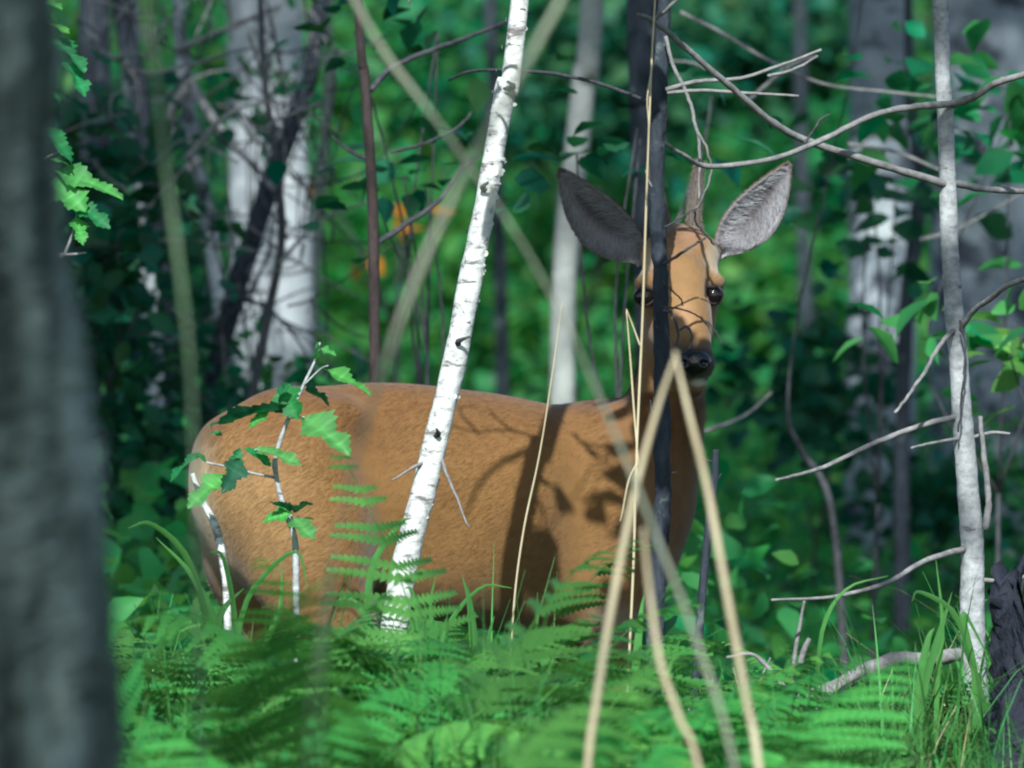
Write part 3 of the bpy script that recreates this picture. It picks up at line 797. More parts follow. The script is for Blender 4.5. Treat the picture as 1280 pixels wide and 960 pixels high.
def place_leaf(t, base, tip, Wd, mat, face, seed, lobes=True, teeth=True, fold=0.2, droop=0.2):
    """leaf with petiole at base, tip at tip; face = approximate normal"""
    base = np.asarray(base, float); tip = np.asarray(tip, float)
    d = tip - base; L = np.linalg.norm(d); d = d / L
    nrm = np.asarray(face, float); s = unit(np.cross(nrm, d)); nrm = unit(np.cross(d, s))
    # droop bends the tip under: aim a little higher
    v, f = leaf_geo(L, Wd, lobes, teeth, seed=seed, fold=fold, droop=droop)
    w = base + v[:, :1] * d + v[:, 1:2] * s + (v[:, 2:3] + droop * v[:, :1] * 0.8) * nrm
    r = np.random.RandomState(seed)
    cc = np.tile(np.clip([r.uniform(.85, 1.25), r.uniform(.9, 1.15), r.uniform(.8, 1.1)], 0, 2), (len(w), 1)).reshape(-1, 5, 3)
    cc *= np.array([.92, 1.0, 1.35, 1.0, .92])[None, :, None]; cc *= np.where(np.arange(len(cc)) % 4 == 0, 1.18, .94)[:, None, None]; cc *= r.uniform(.85, 1.12, (len(cc), 5, 1))
    o = obj("leaf", w, f, M[mat], t, cols=np.clip(cc.reshape(-1, 3), 0, 2.5))
    return o

def maple_sapling():
    d = 11.5
    stem = [(400, 428), (393, 452), (379, 482), (357, 532), (346, 566), (344, 587), (354, 632), (368, 672), (370, 735), (372, 900)]
    pts = ppath(stem, d)
    base = pts[-1].copy(); base[2] = float(g(base[0], d)); pts.append(base - [0, 0, .05])
    t = thing("maple_sapling", base, "young maple sapling with toothed sunlit leaves in front of the deer's rump", "sapling")
    tube("stem", pts, [.0012, .0018, .0022, .003, .0035, .0035, .0038, .0045, .005, .005, .006], M['grey'], t, n=70, sides=8, rough=.12, seed=2)
    for q, rr in [([(344, 597), (318, 592), (292, 585), (258, 578)], .002), ([(379, 482), (400, 462), (410, 457)], .0016), ([(362, 522), (372, 522), (380, 521)], .0016),
                  ([(350, 560), (330, 562), (318, 562)], .0014), ([(292, 585), (285, 595), (280, 600)], .0012), ([(368, 664), (366, 650), (364, 644)], .002), ([(365, 515), (350, 508), (338, 513)], .0014), ([(393, 452), (398, 440), (402, 436)], .001)]:
        tube("twig", ppath(q, d, d - .03), [rr, rr * .7], M['grey'], t, n=12, sides=6, rough=.1)
    up = (0.1, -.35, .9)
    L = [((372, 512), (262, 528), 50, 'leaf_shaded', (.15, .35, .9)), ((352, 482), (372, 524), 40, 'leaf', (-.3, -.8, .5)), ((381, 486), (412, 506), 44, 'leaf_shaded', (.2, .4, .85)),  # sunlit leaves get a lighter green, shadowed ones a darker green
         ((404, 461), (464, 492), 26, 'leaf_bright', (.1, -.5, .85)), ((378, 521), (438, 566), 50, 'leaf_bright', (.25, -.85, .6)), ((338, 513), (310, 536), 20, 'leaf_bright', (-.1, -.6, .7)),
         ((318, 562), (378, 580), 26, 'leaf_bright', (0, -.55, .85)), ((306, 560), (342, 584), 20, 'leaf', (0, -.6, .8)), ((284, 594), (234, 634), 34, 'leaf_bright', (-.3, -.85, .5)), ((250, 568), (212, 602), 34, 'leaf', (-.4, -.3, .8)),
         ((300, 574), (279, 616), 32, 'leaf_shaded', (.5, .1, .8)), ((292, 584), (300, 560), 20, 'leaf', (.3, -.7, .6)), ((366, 642), (328, 652), 30, 'leaf_bright', (0, -.6, .8)), ((366, 648), (392, 674), 34, 'leaf_bright', (.1, -.7, .7)),
         ((364, 640), (338, 626), 24, 'leaf_shaded', (.1, .3, .9)), ((366, 640), (390, 628), 24, 'leaf_shaded', (-.1, .3, .9)), ((400, 436), (420, 444), 14, 'leaf_bright', (0, -.6, .8)), ((258, 578), (244, 566), 14, 'leaf', (0, -.5, .8)), ((346, 500), (362, 480), 22, 'leaf', (-.4, -.7, .5)),
         ((278, 545), (262, 540), 12, 'leaf', (0, -.4, .9)), ((392, 450), (398, 428), 9, 'leaf_bright', (.3, -.8, .3))]
    for k, (a, b, w, mt, fc) in enumerate(L):
        rr = np.random.RandomState(k)
        place_leaf(t, P(*a, d - .02), P(*b, d - .02 - rr.uniform(-.01, .05)), W(w, d) * 1.15, mt, fc, k)
maple_sapling()

def edge_maple():
    d = 11.3
    base = P(20, 1000, d); base[2] = float(g(base[0], d))
    t = thing("maple_shoot", base, "maple shoot with bright yellow-green leaves poking out behind the foreground trunk", "sapling")
    tube("stem", ppath([(40, -60), (38, 200), (30, 500), (22, 900)], d) + [base - [0, 0, .05]], [.004, .005, .006, .007], M['twig'], t, n=40, sides=7, rough=.1)
    for q in [[(38, 120), (55, 100), (70, 70)], [(37, 230), (55, 200), (75, 190)], [(37, 260), (60, 240), (90, 250)], [(70, 318), (90, 318), (108, 316)], [(80, 320), (88, 300), (93, 285)], [(38, 340), (60, 325), (80, 320)], [(38, 40), (50, 15), (60, 5)]]:
        tube("twig", ppath(q, d), [.0025, .0015], M['twig'], t, n=12, sides=6, rough=.1)
    L = [((50, 2), (78, 10), 22, 'leaf_bright', (0, -.5, .8)), ((62, 48), (108, 88), 40, 'leaf', (.4, -.4, .8)), ((80, 70), (108, 120), 34, 'leaf', (.5, -.6, .5)), ((60, 30), (88, 42), 16, 'leaf_bright', (0, -.3, .9)),
         ((50, 152), (92, 206), 34, 'leaf', (.5, -.5, .6)), ((60, 198), (86, 206), 14, 'leaf_bright', (0, -.3, .9)), ((64, 212), (154, 246), 34, 'leaf_bright', (.1, -.75, .7)), ((62, 226), (108, 262), 52, 'leaf_bright', (.1, -.95, .4)),
         ((92, 256), (138, 284), 30, 'leaf', (.2, -.8, .5)), ((94, 272), (104, 306), 24, 'leaf_bright', (.3, -.9, .3)), ((60, 112), (74, 126), 12, 'leaf', (.2, -.5, .8))]
    for k, (a, b, w, mt, fc) in enumerate(L):
        place_leaf(t, P(*a, d), P(*b, d - .03), W(w, d) * 1.15, mt, fc, 60 + k)
edge_maple()

# ---------------------------------------------------------------- dry stalks
def stalk(label, pts, d, rad, mat='straw', group="dry grass stalks", n=60, d2=None, leaf=None):
    p = ppath(pts, d, d2)
    b = p[-1].copy(); b[2] = min(float(g(b[0], b[1])), b[2] - .02)
    if p[-1][2] > b[2] + 0.03:
        k = (p[-1] - p[-2]); k = k / abs(k[2]); b[0] += k[0] * (p[-1][2] - b[2]) * .6
        p.append(b.copy())
    t = thing("dry_stalk", b, label, "stalk", group)
    tube("stem", p, rad, M[mat], t, n=n, sides=8, rough=.03, seed=int(pts[0][0]))
    for q, dd, rr in (leaf or []):
        tube("blade", ppath(q, dd), rr, M[mat], t, n=20, sides=6)
    return t
stalk("blurred straw stalk slanting from the deer's nose down past its foreleg", [(846, 440), (822, 510), (795, 610), (768, 740), (745, 880), (732, 990)], 8.3, [.0015, .0028, .0037, .0040, .0039, .0037])
stalk("blurred straw stalk slanting from the deer's nose across its chest", [(843, 440), (862, 520), (884, 610), (908, 740), (932, 870), (952, 990)], 8.3, [.0015, .0028, .0036, .0039, .0040, .0042], d2=8.1)
stalk("long pale stalk crossing behind the birch sapling and down to the deer's chest", [(432, -20), (480, 65), (530, 130), (585, 205), (650, 300), (710, 410), (770, 545), (820, 670), (870, 800), (925, 990)], 7.6, [.0030, .0028, .0021, .0014, .0013, .0018, .0022, .0025, .0027, .0029], mat='pale_stalk')
stalk("long pale stalk slanting from the top of the frame to the deer's loin", [(712, -20), (660, 75), (600, 180), (550, 280), (500, 400), (455, 540), (420, 680), (390, 860), (380, 990)], 7.0, [.0028, .0032, .0034, .0030, .0020, .0010, .0009, .0009, .001], mat='pale_stalk')
stalk("hair-thin golden grass stem over the dark stem and the deer's face", [(820, -20), (814, 90), (808, 250), (803, 400), (796, 560), (792, 700), (786, 830), (780, 960)], 11.0, [.0011, .0013, .0015, .0016, .0017, .0018, .002, .002], n=80,
      leaf=[([(783, 388), (788, 450), (793, 520), (798, 580)], 11.0, [.0008, .0013, .0013]), ([(796, 580), (786, 600), (778, 640), (775, 652)], 10.98, [.0016, .0012, .0006]), ([(783, 386), (792, 410), (800, 432)], 11.0, [.0006, .0013]), ([(814, 90), (809, 125), (811, 165), (808, 250)], 10.99, [.001, .0008, .001])])
stalk("hair-thin pale grass stem in front of the deer's ribs", [(702, 380), (690, 470), (674, 570), (655, 660), (643, 750), (637, 860), (634, 990)], 11.1, [.0005, .0009, .0012, .0013, .0013, .0015, .0015])
m, nt, b = newmat("green_stalk"); b.inputs["Base Color"].default_value = (.13, .21, .10, 1); b.inputs["Roughness"].default_value = .6
n1 = noise(nt, 12, 4); nt.links.new(ramp(nt, n1, [(.3, (.09, .16, .07)), (.7, (.20, .27, .14))]), b.inputs["Base Color"]); M['green_stalk'] = m
stalk("dim greenish blurred stalk before the snag and the narrow grey-white stem", [(178, -20), (195, 100), (210, 230), (225, 340), (236, 440), (242, 560), (248, 800)], 6.8, [.0018, .0022, .0025, .0024, .002, .0016, .0015], mat='green_stalk')
stalk("short grey dead stem standing right of the deer's chest", [(895, 562), (893, 600), (886, 660), (878, 740), (870, 850), (864, 990)], 11.3, [.004, .0055, .006, .006, .0065, .007], mat='dark',
      leaf=[([(892, 578), (884, 575), (876, 572)], 11.3, [.0016, .001]), ([(896, 600), (902, 592)], 11.3, [.002, .001])])
stalk("blurred pale stalk low in front of the deer's haunch", [(418, 690), (408, 780), (402, 880), (396, 990)], 7.0, [.0008, .0015, .0015, .0015], mat='green_stalk')
stalk("blurred pale stalk under the slanting straws", [(804, 660), (812, 740), (826, 830), (850, 900), (880, 990)], 8.0, [.002, .003, .0032, .0032], mat='straw')
stalk("white mottled dead twig curving beside the deer's rump", [(240, 592), (254, 628), (270, 660), (280, 710), (284, 760), (290, 990)], 11.55, [.0035, .005, .006, .0058, .0055, .006], mat='birch')

# fallen branch and litter on the mound -------------------------------------------
def fallen_branch():
    d = 11.4
    pts = ppath([(860, 888), (930, 878), (985, 880), (1010, 870), (1050, 856), (1085, 838), (1120, 824), (1165, 824), (1200, 818)], d, 11.6)
    base = pts[3].copy(); base[2] = float(g(base[0], d))
    t = thing("fallen_branch", base, "crooked grey fallen branch leaning against the bare sapling's foot", "branch")
    tube("stem", pts, [.004, .006, .008, .009, .011, .011, .011, .010, .010], M['twig'], t, n=60, sides=10, rough=.14, seed=5)
    for q, rr in [([(1012, 872), (1000, 905), (985, 945), (975, 990)], [.006, .003]), ([(990, 880), (992, 830), (1000, 780), (1006, 748)], [.004, .0018]), ([(1000, 830), (1006, 810), (1012, 798)], [.005, .003]),
                  ([(990, 872), (965, 840), (940, 818), (908, 822)], [.0045, .002]), ([(945, 865), (955, 840), (963, 822)], [.002, .001]), ([(1000, 880), (985, 900), (980, 960)], [.004, .003]), ([(1085, 838), (1060, 850), (1030, 872), (1012, 900)], [.007, .004])]:
        tube("twig", ppath(q, d), rr, M['twig'], t, n=20, sides=7, rough=.12, seed=int(q[0][0]))
fallen_branch()

def stump():
    d = 11.2
    base = P(1304, 960, d); base[2] = float(g(base[0], d))
    t = thing("rotten_stump", base, "blue-black rotten stump at the edge of the frame beside the bare sapling", "stump")
    r = np.random.RandomState(4)
    n, sd = 40, 36
    th = np.linspace(0, 2 * np.pi, sd, endpoint=False)
    zs = np.linspace(-.05, 1, n)
    v = []
    hgt = P(0, 700, d)[2] - base[2]
    for z in zs:
        R = .058 + .05 * (1 - z) ** 2 + .008 * np.sin(th * 5 + z * 4) + .006 * np.sin(th * 9 + 3) + .006 * r.normal(size=sd)
        top = hgt * (0.80 + .12 * np.sin(th * 2 + 1) + .10 * np.abs(np.sin(th * 4.5)))
        v.append(np.stack([base[0] + np.cos(th) * R, base[1] + np.sin(th) * R, base[2] + z * top], 1))
    v.append(np.array([[base[0], base[1], base[2] + hgt * .55]]))
    v = np.vstack(v)
    f = [(i * sd + j, i * sd + (j + 1) % sd, (i + 1) * sd + (j + 1) % sd, (i + 1) * sd + j) for i in range(n - 1) for j in range(sd)]
    f += [((n - 1) * sd + j, (n - 1) * sd + (j + 1) % sd, n * sd) for j in range(sd)]
    obj("trunk", v, f, M['stump'], t)
    tube("splinter", [P(1262, 775, d) , P(1268, 735, d), P(1284, 690, d)], [.010, .008, .003], M['stump'], t, n=14, sides=7, rough=.15)
stump()

def moss_mound():
    r = np.random.RandomState(8)
    c = P(1190, 930, 11.45)
    n = 5200
    p = c + r.normal(size=(n, 3)) * np.array([.10, .10, 0])
    p[:, 2] = g(p[:, 0], p[:, 1]) + .002 + .05 * np.exp(-(((p[:, 0] - c[0]) / .07) ** 2 + ((p[:, 1] - c[1]) / .09) ** 2))
    v, f = leaf_cloud(p, .016, r, up=-.2, aspect=.3, droop=-.5)
    o = obj("moss_cover", v, f, M['moss'])
    tagit(o, "dark mossy cushion at the foot of the bare sapling", "moss", kind="stuff")
moss_mound()

# ---------------------------------------------------------------- ferns
def frond_geo(L, n=20, width=0.36, arch=1.0, sub=7, seed=0):
    """arching frond from the origin, leaning out along +X"""
    r = np.random.RandomState(seed)
    s = np.linspace(0, 1, 40)
    ang = np.radians(82) - np.radians(95) * arch * s ** 1.3
    dx = np.cos(ang); dz = np.sin(ang)
    ds = L / 39
    path = np.stack([np.cumsum(dx) * ds, np.zeros(40), np.cumsum(dz) * ds], 1)
    gv, gf = tube_geo(path[::4], [.0026, .0008], n=14, sides=4)
    vs, fs, o = [gv], [gf], len(gv)
    for k in range(n):
        t = 0.24 + 0.76 * k / n
        i = min(int(t * 39), 38)
        p = path[i]; T = unit(path[i + 1] - path[i]); N = np.array([-T[2], 0, T[0]])
        pl = L * width * (np.sin(np.pi * min(1, (t - .16) / .9)) ** .7) * (1.0 if t < .5 else (1.02 - t) * 2.0) + L * .012
        for sd in (-1, 1):
            D = unit(np.array([0, sd, 0]) * 1.0 + T * (.45 + r.normal() * .05) + N * (-.12 + r.normal() * .08))
            Nn = unit(np.cross(D, T) * -sd)
            S = unit(np.cross(Nn, D))
            m = max(4, int(1.7 * sub * pl / (L * width) + 3))
            u = np.linspace(0, 1, m + 1)
            mid = p + D * (pl * u)[:, None] - Nn * (pl * .22 * u * u)[:, None]
            w = (pl * .070 + L * .005) * (1 - u * .8) + L * .002
            for ss in (-1, 1):
                inn = mid + S * ss * (w * .22)[:, None]
                tipv = mid[:-1] + S * ss * w[:-1, None] + D * (pl / m * .95) - Nn * (w[:-1] * .2)[:, None]
                outb = mid[:-1] + S * ss * (w[:-1] * .75)[:, None] + D * (pl / m * .35)
                blk = np.vstack([mid, inn, outb, tipv]); a0 = 0; b0 = m + 1; c0 = 2 * (m + 1); d0 = c0 + m
                ff = []
                for q in range(m):
                    ff += [(a0 + q, a0 + q + 1, b0 + q + 1), (a0 + q, b0 + q + 1, b0 + q), (b0 + q, b0 + q + 1, d0 + q), (b0 + q, d0 + q, c0 + q)]
                vs.append(blk); fs.append(np.array(ff) + o); o += len(blk)
    return np.vstack(vs), np.vstack(fs)

FRONDS = []
for k in range(9):
    v, f = frond_geo(1.0, n=20 + 2 * (k % 4), width=.17 + .014 * k, arch=.55 + .10 * k, seed=k)
    qq = np.random.RandomState(k + 40); v[:, 1] += .10 * qq.normal() * v[:, 0] ** 2; v += .012 * np.sin(v[:, [1, 2, 0]] * 17 + k)
    me = mk_mesh("frond", v, f, smooth=False)
    rr = np.random.RandomState(k); cc = np.array([.75 + .2 * rr.normal(), .95, .95]) * rr.uniform(.6, 1.25)
    vcol(me, "tint", np.tile(np.clip(cc, .5, 1.6), (len(v), 1)))
    me.materials.append(M['fern'])
    FRONDS.append(me)

def fern(base, h, label, r, nf=7, group="ferns in front of the deer", az=None, spread=1.0):
    t = thing("fern", base, label, "fern", group)
    t.rotation_euler = (0, 0, r.uniform(0, 6.28) if az is None else az)
    for k in range(nf):
        o = bpy.data.objects.new("frond", FRONDS[r.randint(9)])
        o.parent = t
        s = h * r.uniform(.65, 1.2)
        o.scale = (s * spread, s, s)
        o.rotation_euler = (r.normal() * .1, r.uniform(-.15, .45), k * 6.283 / nf + r.normal() * .25)
        link(o)
    return t

def ferns():
    r = np.random.RandomState(61)
    ORD = ["first", "second", "third", "fourth", "fifth", "sixth", "seventh", "eighth", "ninth", "tenth", "eleventh", "twelfth"]
    def zone(n, pxa, pxb, da, db, topy, label, nf=7, jig=26):
        for k in range(n):
            d = r.uniform(da, db); px = pxa + (pxb - pxa) * (k + r.uniform(.2, .8)) / n
            c = P(px, 480, d); z = float(g(c[0], d))
            ztop = P(px, topy + abs(r.normal()) * jig * 1.3, d)[2]
            h = max(.2, (ztop - z)) / .78
            fern((c[0], d, z - .01), h, ORD[k] + " " + label, r, nf)
    zone(8, 110, 330, 9.8, 11.2, 715, "feathery fern counted from the foreground trunk towards the deer's rump", nf=8)
    zone(10, 320, 660, 9.9, 11.25, 675, "feathery fern from the deer's rump past the white birch sapling's foot", nf=8)
    zone(7, 640, 860, 9.8, 11.1, 755, "fern from the birch sapling to the straw stalks below the chest", nf=8)
    zone(6, 860, 1150, 9.2, 10.4, 870, "low blurred fern from the straw stalks to the mossy mound", nf=8)
    zone(3, 1150, 1290, 9.2, 10.0, 930, "low blurred fern from the mossy mound to the rotten stump", nf=5)
    zone(6, 140, 640, 8.4, 9.6, 795, "soft blurred fern nearest the camera from foreground trunk to birch sapling", nf=8)
    zone(4, 640, 1000, 8.4, 9.6, 830, "soft blurred fern nearest the camera from birch sapling to stump", nf=6)
    # distinct upright fern shoots
    c = P(1150, 480, 11.35)
    fern((c[0], 11.35, float(g(c[0], 11.35)) - .01), .36, "upright fern shoot with fine fronds beside the bare sapling", r, nf=4, group=None)
    c = P(1110, 480, 11.5)
    fern((c[0], 11.5, float(g(c[0], 11.5)) - .01), .30, "shaded fern shoot half hidden beyond the fallen branch", r, nf=4, group=None)
    c = P(610, 480, 11.3)
    fern((c[0], 11.3, float(g(c[0], 11.3)) - .01), 0.52, "dark fern with a long frond reaching across the deer's belly", r, nf=6, group=None, az=.1)
    c = P(420, 480, 11.35)
    fern((c[0], 11.35, float(g(c[0], 11.35)) - .01), .40, "tall dark fern standing before the deer's haunch", r, nf=7, group=None)
ferns()

# ---------------------------------------------------------------- grass
def blade_geo(base, h, lean, az, w, n=8, curl=1.0):
    s = np.linspace(0, 1, n)
    out = np.array([math.cos(az), math.sin(az), 0]); side = np.array([-math.sin(az), math.cos(az), 0])
    c = base + out * (lean * h * s ** 2)[:, None] + np.array([0, 0, 1.0]) * (h * (s - .38 * curl * lean * s ** 3))[:, None]
    ww = w * (1 - s ** 1.6) * np.minimum(1, .5 + s * 3) * .5 + w * .02
    v = np.empty((n * 3, 3)); v[0::3] = c - side * ww[:, None] ; v[1::3] = c - out * (w * .18); v[2::3] = c + side * ww[:, None]
    f = []
    for k in range(n - 1):
        a = k * 3
        f += [(a, a + 1, a + 4, a + 3), (a + 1, a + 2, a + 5, a + 4)]
    return v, np.array(f)

def grass():
    r = np.random.RandomState(71)
    vs, fs, cs, o = [], [], [], 0
    for k in range(8200):
        d = r.uniform(8.8, 12.9)
        px = r.uniform(-120, 1450)
        c = P(px, 480, d)
        x = c[0]
        z = float(g(x, d))
        dens = 1.0 if px < 720 or px > 900 else .6
        if r.rand() > dens: continue
        h = r.uniform(.14, .46) * (1.0 if px < 700 else .8)
        if d > 11.3 and px > 880: h *= .6
        v, f = blade_geo(np.array([x, d, z - .01]), h, r.uniform(.1, .9), r.uniform(0, 6.28), r.uniform(.003, .007), n=6)
        vs.append(v); fs.append(f + o); o += len(v)
        b = r.uniform(.5, 1.2); y = r.normal(0, .2)
        cs.append(np.tile([b * (1 + y), b, b * (.9 - .3 * y)], (len(v), 1)))
    for k in range(1100):
        d = r.uniform(9.4, 11.4); px = r.uniform(120, 1180); c = P(px, 480, d); z = float(g(c[0], d))
        h = r.uniform(.30, .58) * (1.0 if px < 700 else .72)
        v, f = blade_geo(np.array([c[0], d, z - .01]), h, r.uniform(.05, .7), r.uniform(0, 6.28), r.uniform(.004, .008), n=8)
        vs.append(v); fs.append(f + o); o += len(v)
        b = r.uniform(.5, 1.2); y = r.normal(0, .2)
        cs.append(np.tile([b * (1 + y), b, b * (.9 - .3 * y)], (len(v), 1)))
    ob = obj("grass", np.vstack(vs), np.vstack(fs), M['grass'], cols=np.clip(np.vstack(cs), .1, 2.5))
    tagit(ob, "thick green grass filling the forest floor under the deer", "grass", kind="stuff")
grass()

def dry_grass():
    r = np.random.RandomState(72); vs, fs, o = [], [], 0
    for k in range(160):
        d = r.uniform(9.6, 12.2); px = r.uniform(120, 1280); c = P(px, 480, d); z = float(g(c[0], d))
        v, f = blade_geo(np.array([c[0], d, z - .01]), r.uniform(.12, .42), r.uniform(.1, 1.2), r.uniform(0, 6.28), r.uniform(.0025, .005), n=6)
        vs.append(v); fs.append(f + o); o += len(v)
    ob = obj("dry_grass", np.vstack(vs), np.vstack(fs), M['straw'])
    tagit(ob, "scattered dead straw-coloured grass blades among the green", "grass", kind="stuff")
dry_grass()

def tuft(label, px, d, blades, seed):
    r = np.random.RandomState(seed)
    c = P(px, 480, d); base = np.array([c[0], d, float(g(c[0], d))])
    t = thing("sedge_tuft", base, label, "sedge", "sedge tufts")
    for pts, w in blades:
        p = catmull(np.array(ppath(pts, d)), 16)
        s = np.linspace(0, 1, 16)
        ww = W(w, d) * np.minimum(1, (1 - s) * 2.2) * .5 + .0004
        T = np.gradient(p, axis=0); T = unit(T)
        sd = unit(np.cross(T, np.array([r.normal() * .3, 1.0, .2])))
        nn = np.cross(sd, T)
        v = np.empty((48, 3)); v[0::3] = p - sd * ww[:, None]; v[1::3] = p - nn * (ww * .35)[:, None]; v[2::3] = p + sd * ww[:, None]
        f = []
        for k in range(15):
            a = k * 3; f += [(a, a + 1, a + 4, a + 3), (a + 1, a + 2, a + 5, a + 4)]
        b = r.uniform(.55, 1.05)
        obj("blade", v, np.array(f), M['grass'], t, cols=np.tile([b, b, b * .9], (48, 1)))
tuft("sedge tuft with long arching blades beneath the deer's rump", 260, 11.2,
     [([(270, 960), (262, 800), (235, 700), (190, 655), (160, 660)], 9), ([(290, 960), (275, 800), (240, 720), (195, 672)], 8), ([(280, 960), (300, 780), (330, 720), (372, 690), (385, 745)], 6), ([(300, 960), (262, 820), (225, 780), (190, 830), (170, 880)], 12),
      ([(300, 980), (296, 800), (280, 700), (262, 690)], 7), ([(310, 980), (330, 820), (350, 760), (352, 700)], 7), ([(250, 980), (250, 860), (275, 770), (305, 735)], 12)], 1)
tuft("sedge tuft with dark curved blade at the birch sapling's foot", 500, 11.25,
     [([(470, 960), (460, 800), (465, 710), (500, 655), (515, 648)], 8), ([(520, 980), (532, 880), (530, 800), (515, 740), (506, 735)], 8), ([(560, 980), (590, 840), (588, 760), (578, 720)], 11), ([(545, 980), (548, 860), (556, 790), (600, 735), (640, 735)], 6), ([(500, 980), (480, 820), (440, 750), (410, 760)], 8), ([(520, 980), (545, 840), (538, 760), (545, 720)], 6), ([(600, 980), (596, 880), (610, 800), (618, 770)], 6)], 2)
tuft("sedge tuft with stiff crossing blades before the bare sapling's foot", 1170, 11.3,
     [([(1145, 930), (1155, 860), (1175, 790), (1190, 740)], 10), ([(1140, 930), (1148, 860), (1160, 800), (1168, 785)], 9), ([(1232, 920), (1220, 850), (1195, 770), (1150, 740), (1140, 752)], 7), ([(1220, 910), (1218, 840), (1205, 780), (1208, 770), (1240, 830)], 8), ([(1170, 930), (1172, 850), (1178, 780), (1170, 700)], 6),
      ([(1130, 930), (1100, 870), (1080, 830)], 6), ([(1240, 920), (1215, 830), (1190, 780)], 8), ([(1010, 960), (1020, 860), (1030, 780), (1060, 735), (1110, 720)], 5), ([(1245, 960), (1262, 880), (1270, 830), (1255, 760)], 7)], 3)
tuft("sedge tuft of upright blades below the dark stem", 800, 11.2,
     [([(780, 980), (790, 880), (800, 780), (808, 730)], 10), ([(800, 980), (800, 900), (785, 840)], 8), ([(800, 980), (830, 860), (850, 800)], 7), ([(880, 980), (890, 900), (905, 830)], 8), ([(700, 980), (690, 860), (665, 800), (640, 790)], 9), ([(820, 980), (812, 860), (818, 800)], 6), ([(650, 980), (668, 820), (672, 740)], 6), ([(860, 990), (840, 920), (845, 850)], 9)], 4)

# ---------------------------------------------------------------- deer
def sdf_mesh(prims, xs, ys, zs, k=0.035, smooth=2, extra=None):
    X = xs.astype(np.float32); Y = ys.astype(np.float32); Z = zs.astype(np.float32)
    F = np.full((len(xs), len(ys), len(zs)), 0.25, np.float32)
    for pr in prims:
        kk = pr.get('k', k)
        lo, hi = pr['box']; m = kk + .03
        ix = slice(*np.searchsorted(xs, [lo[0] - m, hi[0] + m])); iy = slice(*np.searchsorted(ys, [lo[1] - m, hi[1] + m])); iz = slice(*np.searchsorted(zs, [lo[2] - m, hi[2] + m]))
        p = np.stack(np.broadcast_arrays(X[ix, None, None], Y[None, iy, None], Z[None, None, iz]), -1)
        if p.size == 0: continue
        d = pr['f'](p).astype(np.float32)
        a = F[ix, iy, iz]
        if pr.get('sub'):
            h = np.clip(.5 - .5 * (a + d) / kk, 0, 1); F[ix, iy, iz] = a * (1 - h) - d * h + kk * h * (1 - h)
        else:
            h = np.clip(.5 + .5 * (a - d) / kk, 0, 1); F[ix, iy, iz] = a * (1 - h) + d * h - kk * h * (1 - h)
    # surface nets
    ins = F < 0
    nx, ny, nz = F.shape
    acc = np.zeros((nx - 1, ny - 1, nz - 1, 3), np.float32); cnt = np.zeros((nx - 1, ny - 1, nz - 1), np.float32)
    for ax in range(3):
        oth = [a for a in range(3) if a != ax]
        for b0 in (0, 1):
            for b1 in (0, 1):
                s0 = [slice(0, -1)] * 3; s1 = [slice(0, -1)] * 3
                for a_, bb in zip(oth, (b0, b1)):
                    s0[a_] = slice(bb, None if bb else -1); s1[a_] = s0[a_]
                s1[ax] = slice(1, None)
                fa = F[tuple(s0)]; fb = F[tuple(s1)]
                cr = (fa < 0) != (fb < 0)
                t = np.where(cr, fa / np.where(cr, fa - fb, 1), 0)
                cnt += cr
                acc[..., ax] += np.where(cr, t, 0)
                acc[..., oth[0]] += cr * b0; acc[..., oth[1]] += cr * b1
    act = cnt > 0
    idx = np.full(act.shape, -1, np.int64); idx[act] = np.arange(act.sum())
    ci = np.argwhere(act); fr = acc[act] / cnt[act][:, None]
    v = np.stack([np.interp(ci[:, a] + fr[:, a], np.arange(len(A)), A) for a, A in enumerate((xs, ys, zs))], 1)
    quads = []
    for ax in range(3):
        o1, o2 = [(1, 2), (2, 0), (0, 1)][ax]
        s0 = [slice(1, -1)] * 3; s1 = [slice(1, -1)] * 3
        s0[ax] = slice(0, -1); s1[ax] = slice(1, None)
        a_in = ins[tuple(s0)]; b_in = ins[tuple(s1)]
        for flip in (False, True):
            w = np.argwhere((a_in & ~b_in) if not flip else (~a_in & b_in))
            if len(w) == 0: continue
            w[:, [a for a in range(3) if a != ax]] += 1
            def cell(d1, d2):
                q = w.copy(); q[:, o1] -= d1; q[:, o2] -= d2
                return idx[q[:, 0], q[:, 1], q[:, 2]]
            q = np.stack([cell(1, 1), cell(0, 1), cell(0, 0), cell(1, 0)], 1)
            if flip: q = q[:, ::-1]
            quads.append(q)
    q = np.vstack(quads)
    q = q[(q >= 0).all(1)]
    e = np.vstack([q[:, [0, 1]], q[:, [1, 2]], q[:, [2, 3]], q[:, [3, 0]]])
    ex = None if extra is None else extra(v)
    for it in range(smooth + (0 if extra is None else 9)):
        s = np.zeros_like(v); c = np.zeros(len(v))
        np.add.at(s, e[:, 0], v[e[:, 1]]); np.add.at(c, e[:, 0], 1)
        np.add.at(s, e[:, 1], v[e[:, 0]]); np.add.at(c, e[:, 1], 1)
        nv = v * .5 + (s / np.maximum(c, 1)[:, None]) * .5
        v = nv if it < smooth else np.where(ex[:, None], nv, v)
    return v, q

def ell(c, r, ax=None, k=None, sub=False):
    c = np.asarray(c, float); r = np.asarray(r, float)
    A = np.eye(3) if ax is None else np.asarray(ax, float)      # rows = local axes
    R = np.sqrt(((A * r[:, None]) ** 2).sum(0))
    def f(p):
        q = (p - c.astype(np.float32)) @ A.T.astype(np.float32)
        k0 = np.sqrt(((q / r) ** 2).sum(-1)); k1 = np.sqrt(((q / r ** 2) ** 2).sum(-1)) + 1e-9
        return k0 * (k0 - 1) / k1
    d = dict(f=f, box=(c - R, c + R))
    if k: d['k'] = k
    if sub: d['sub'] = True
    return d

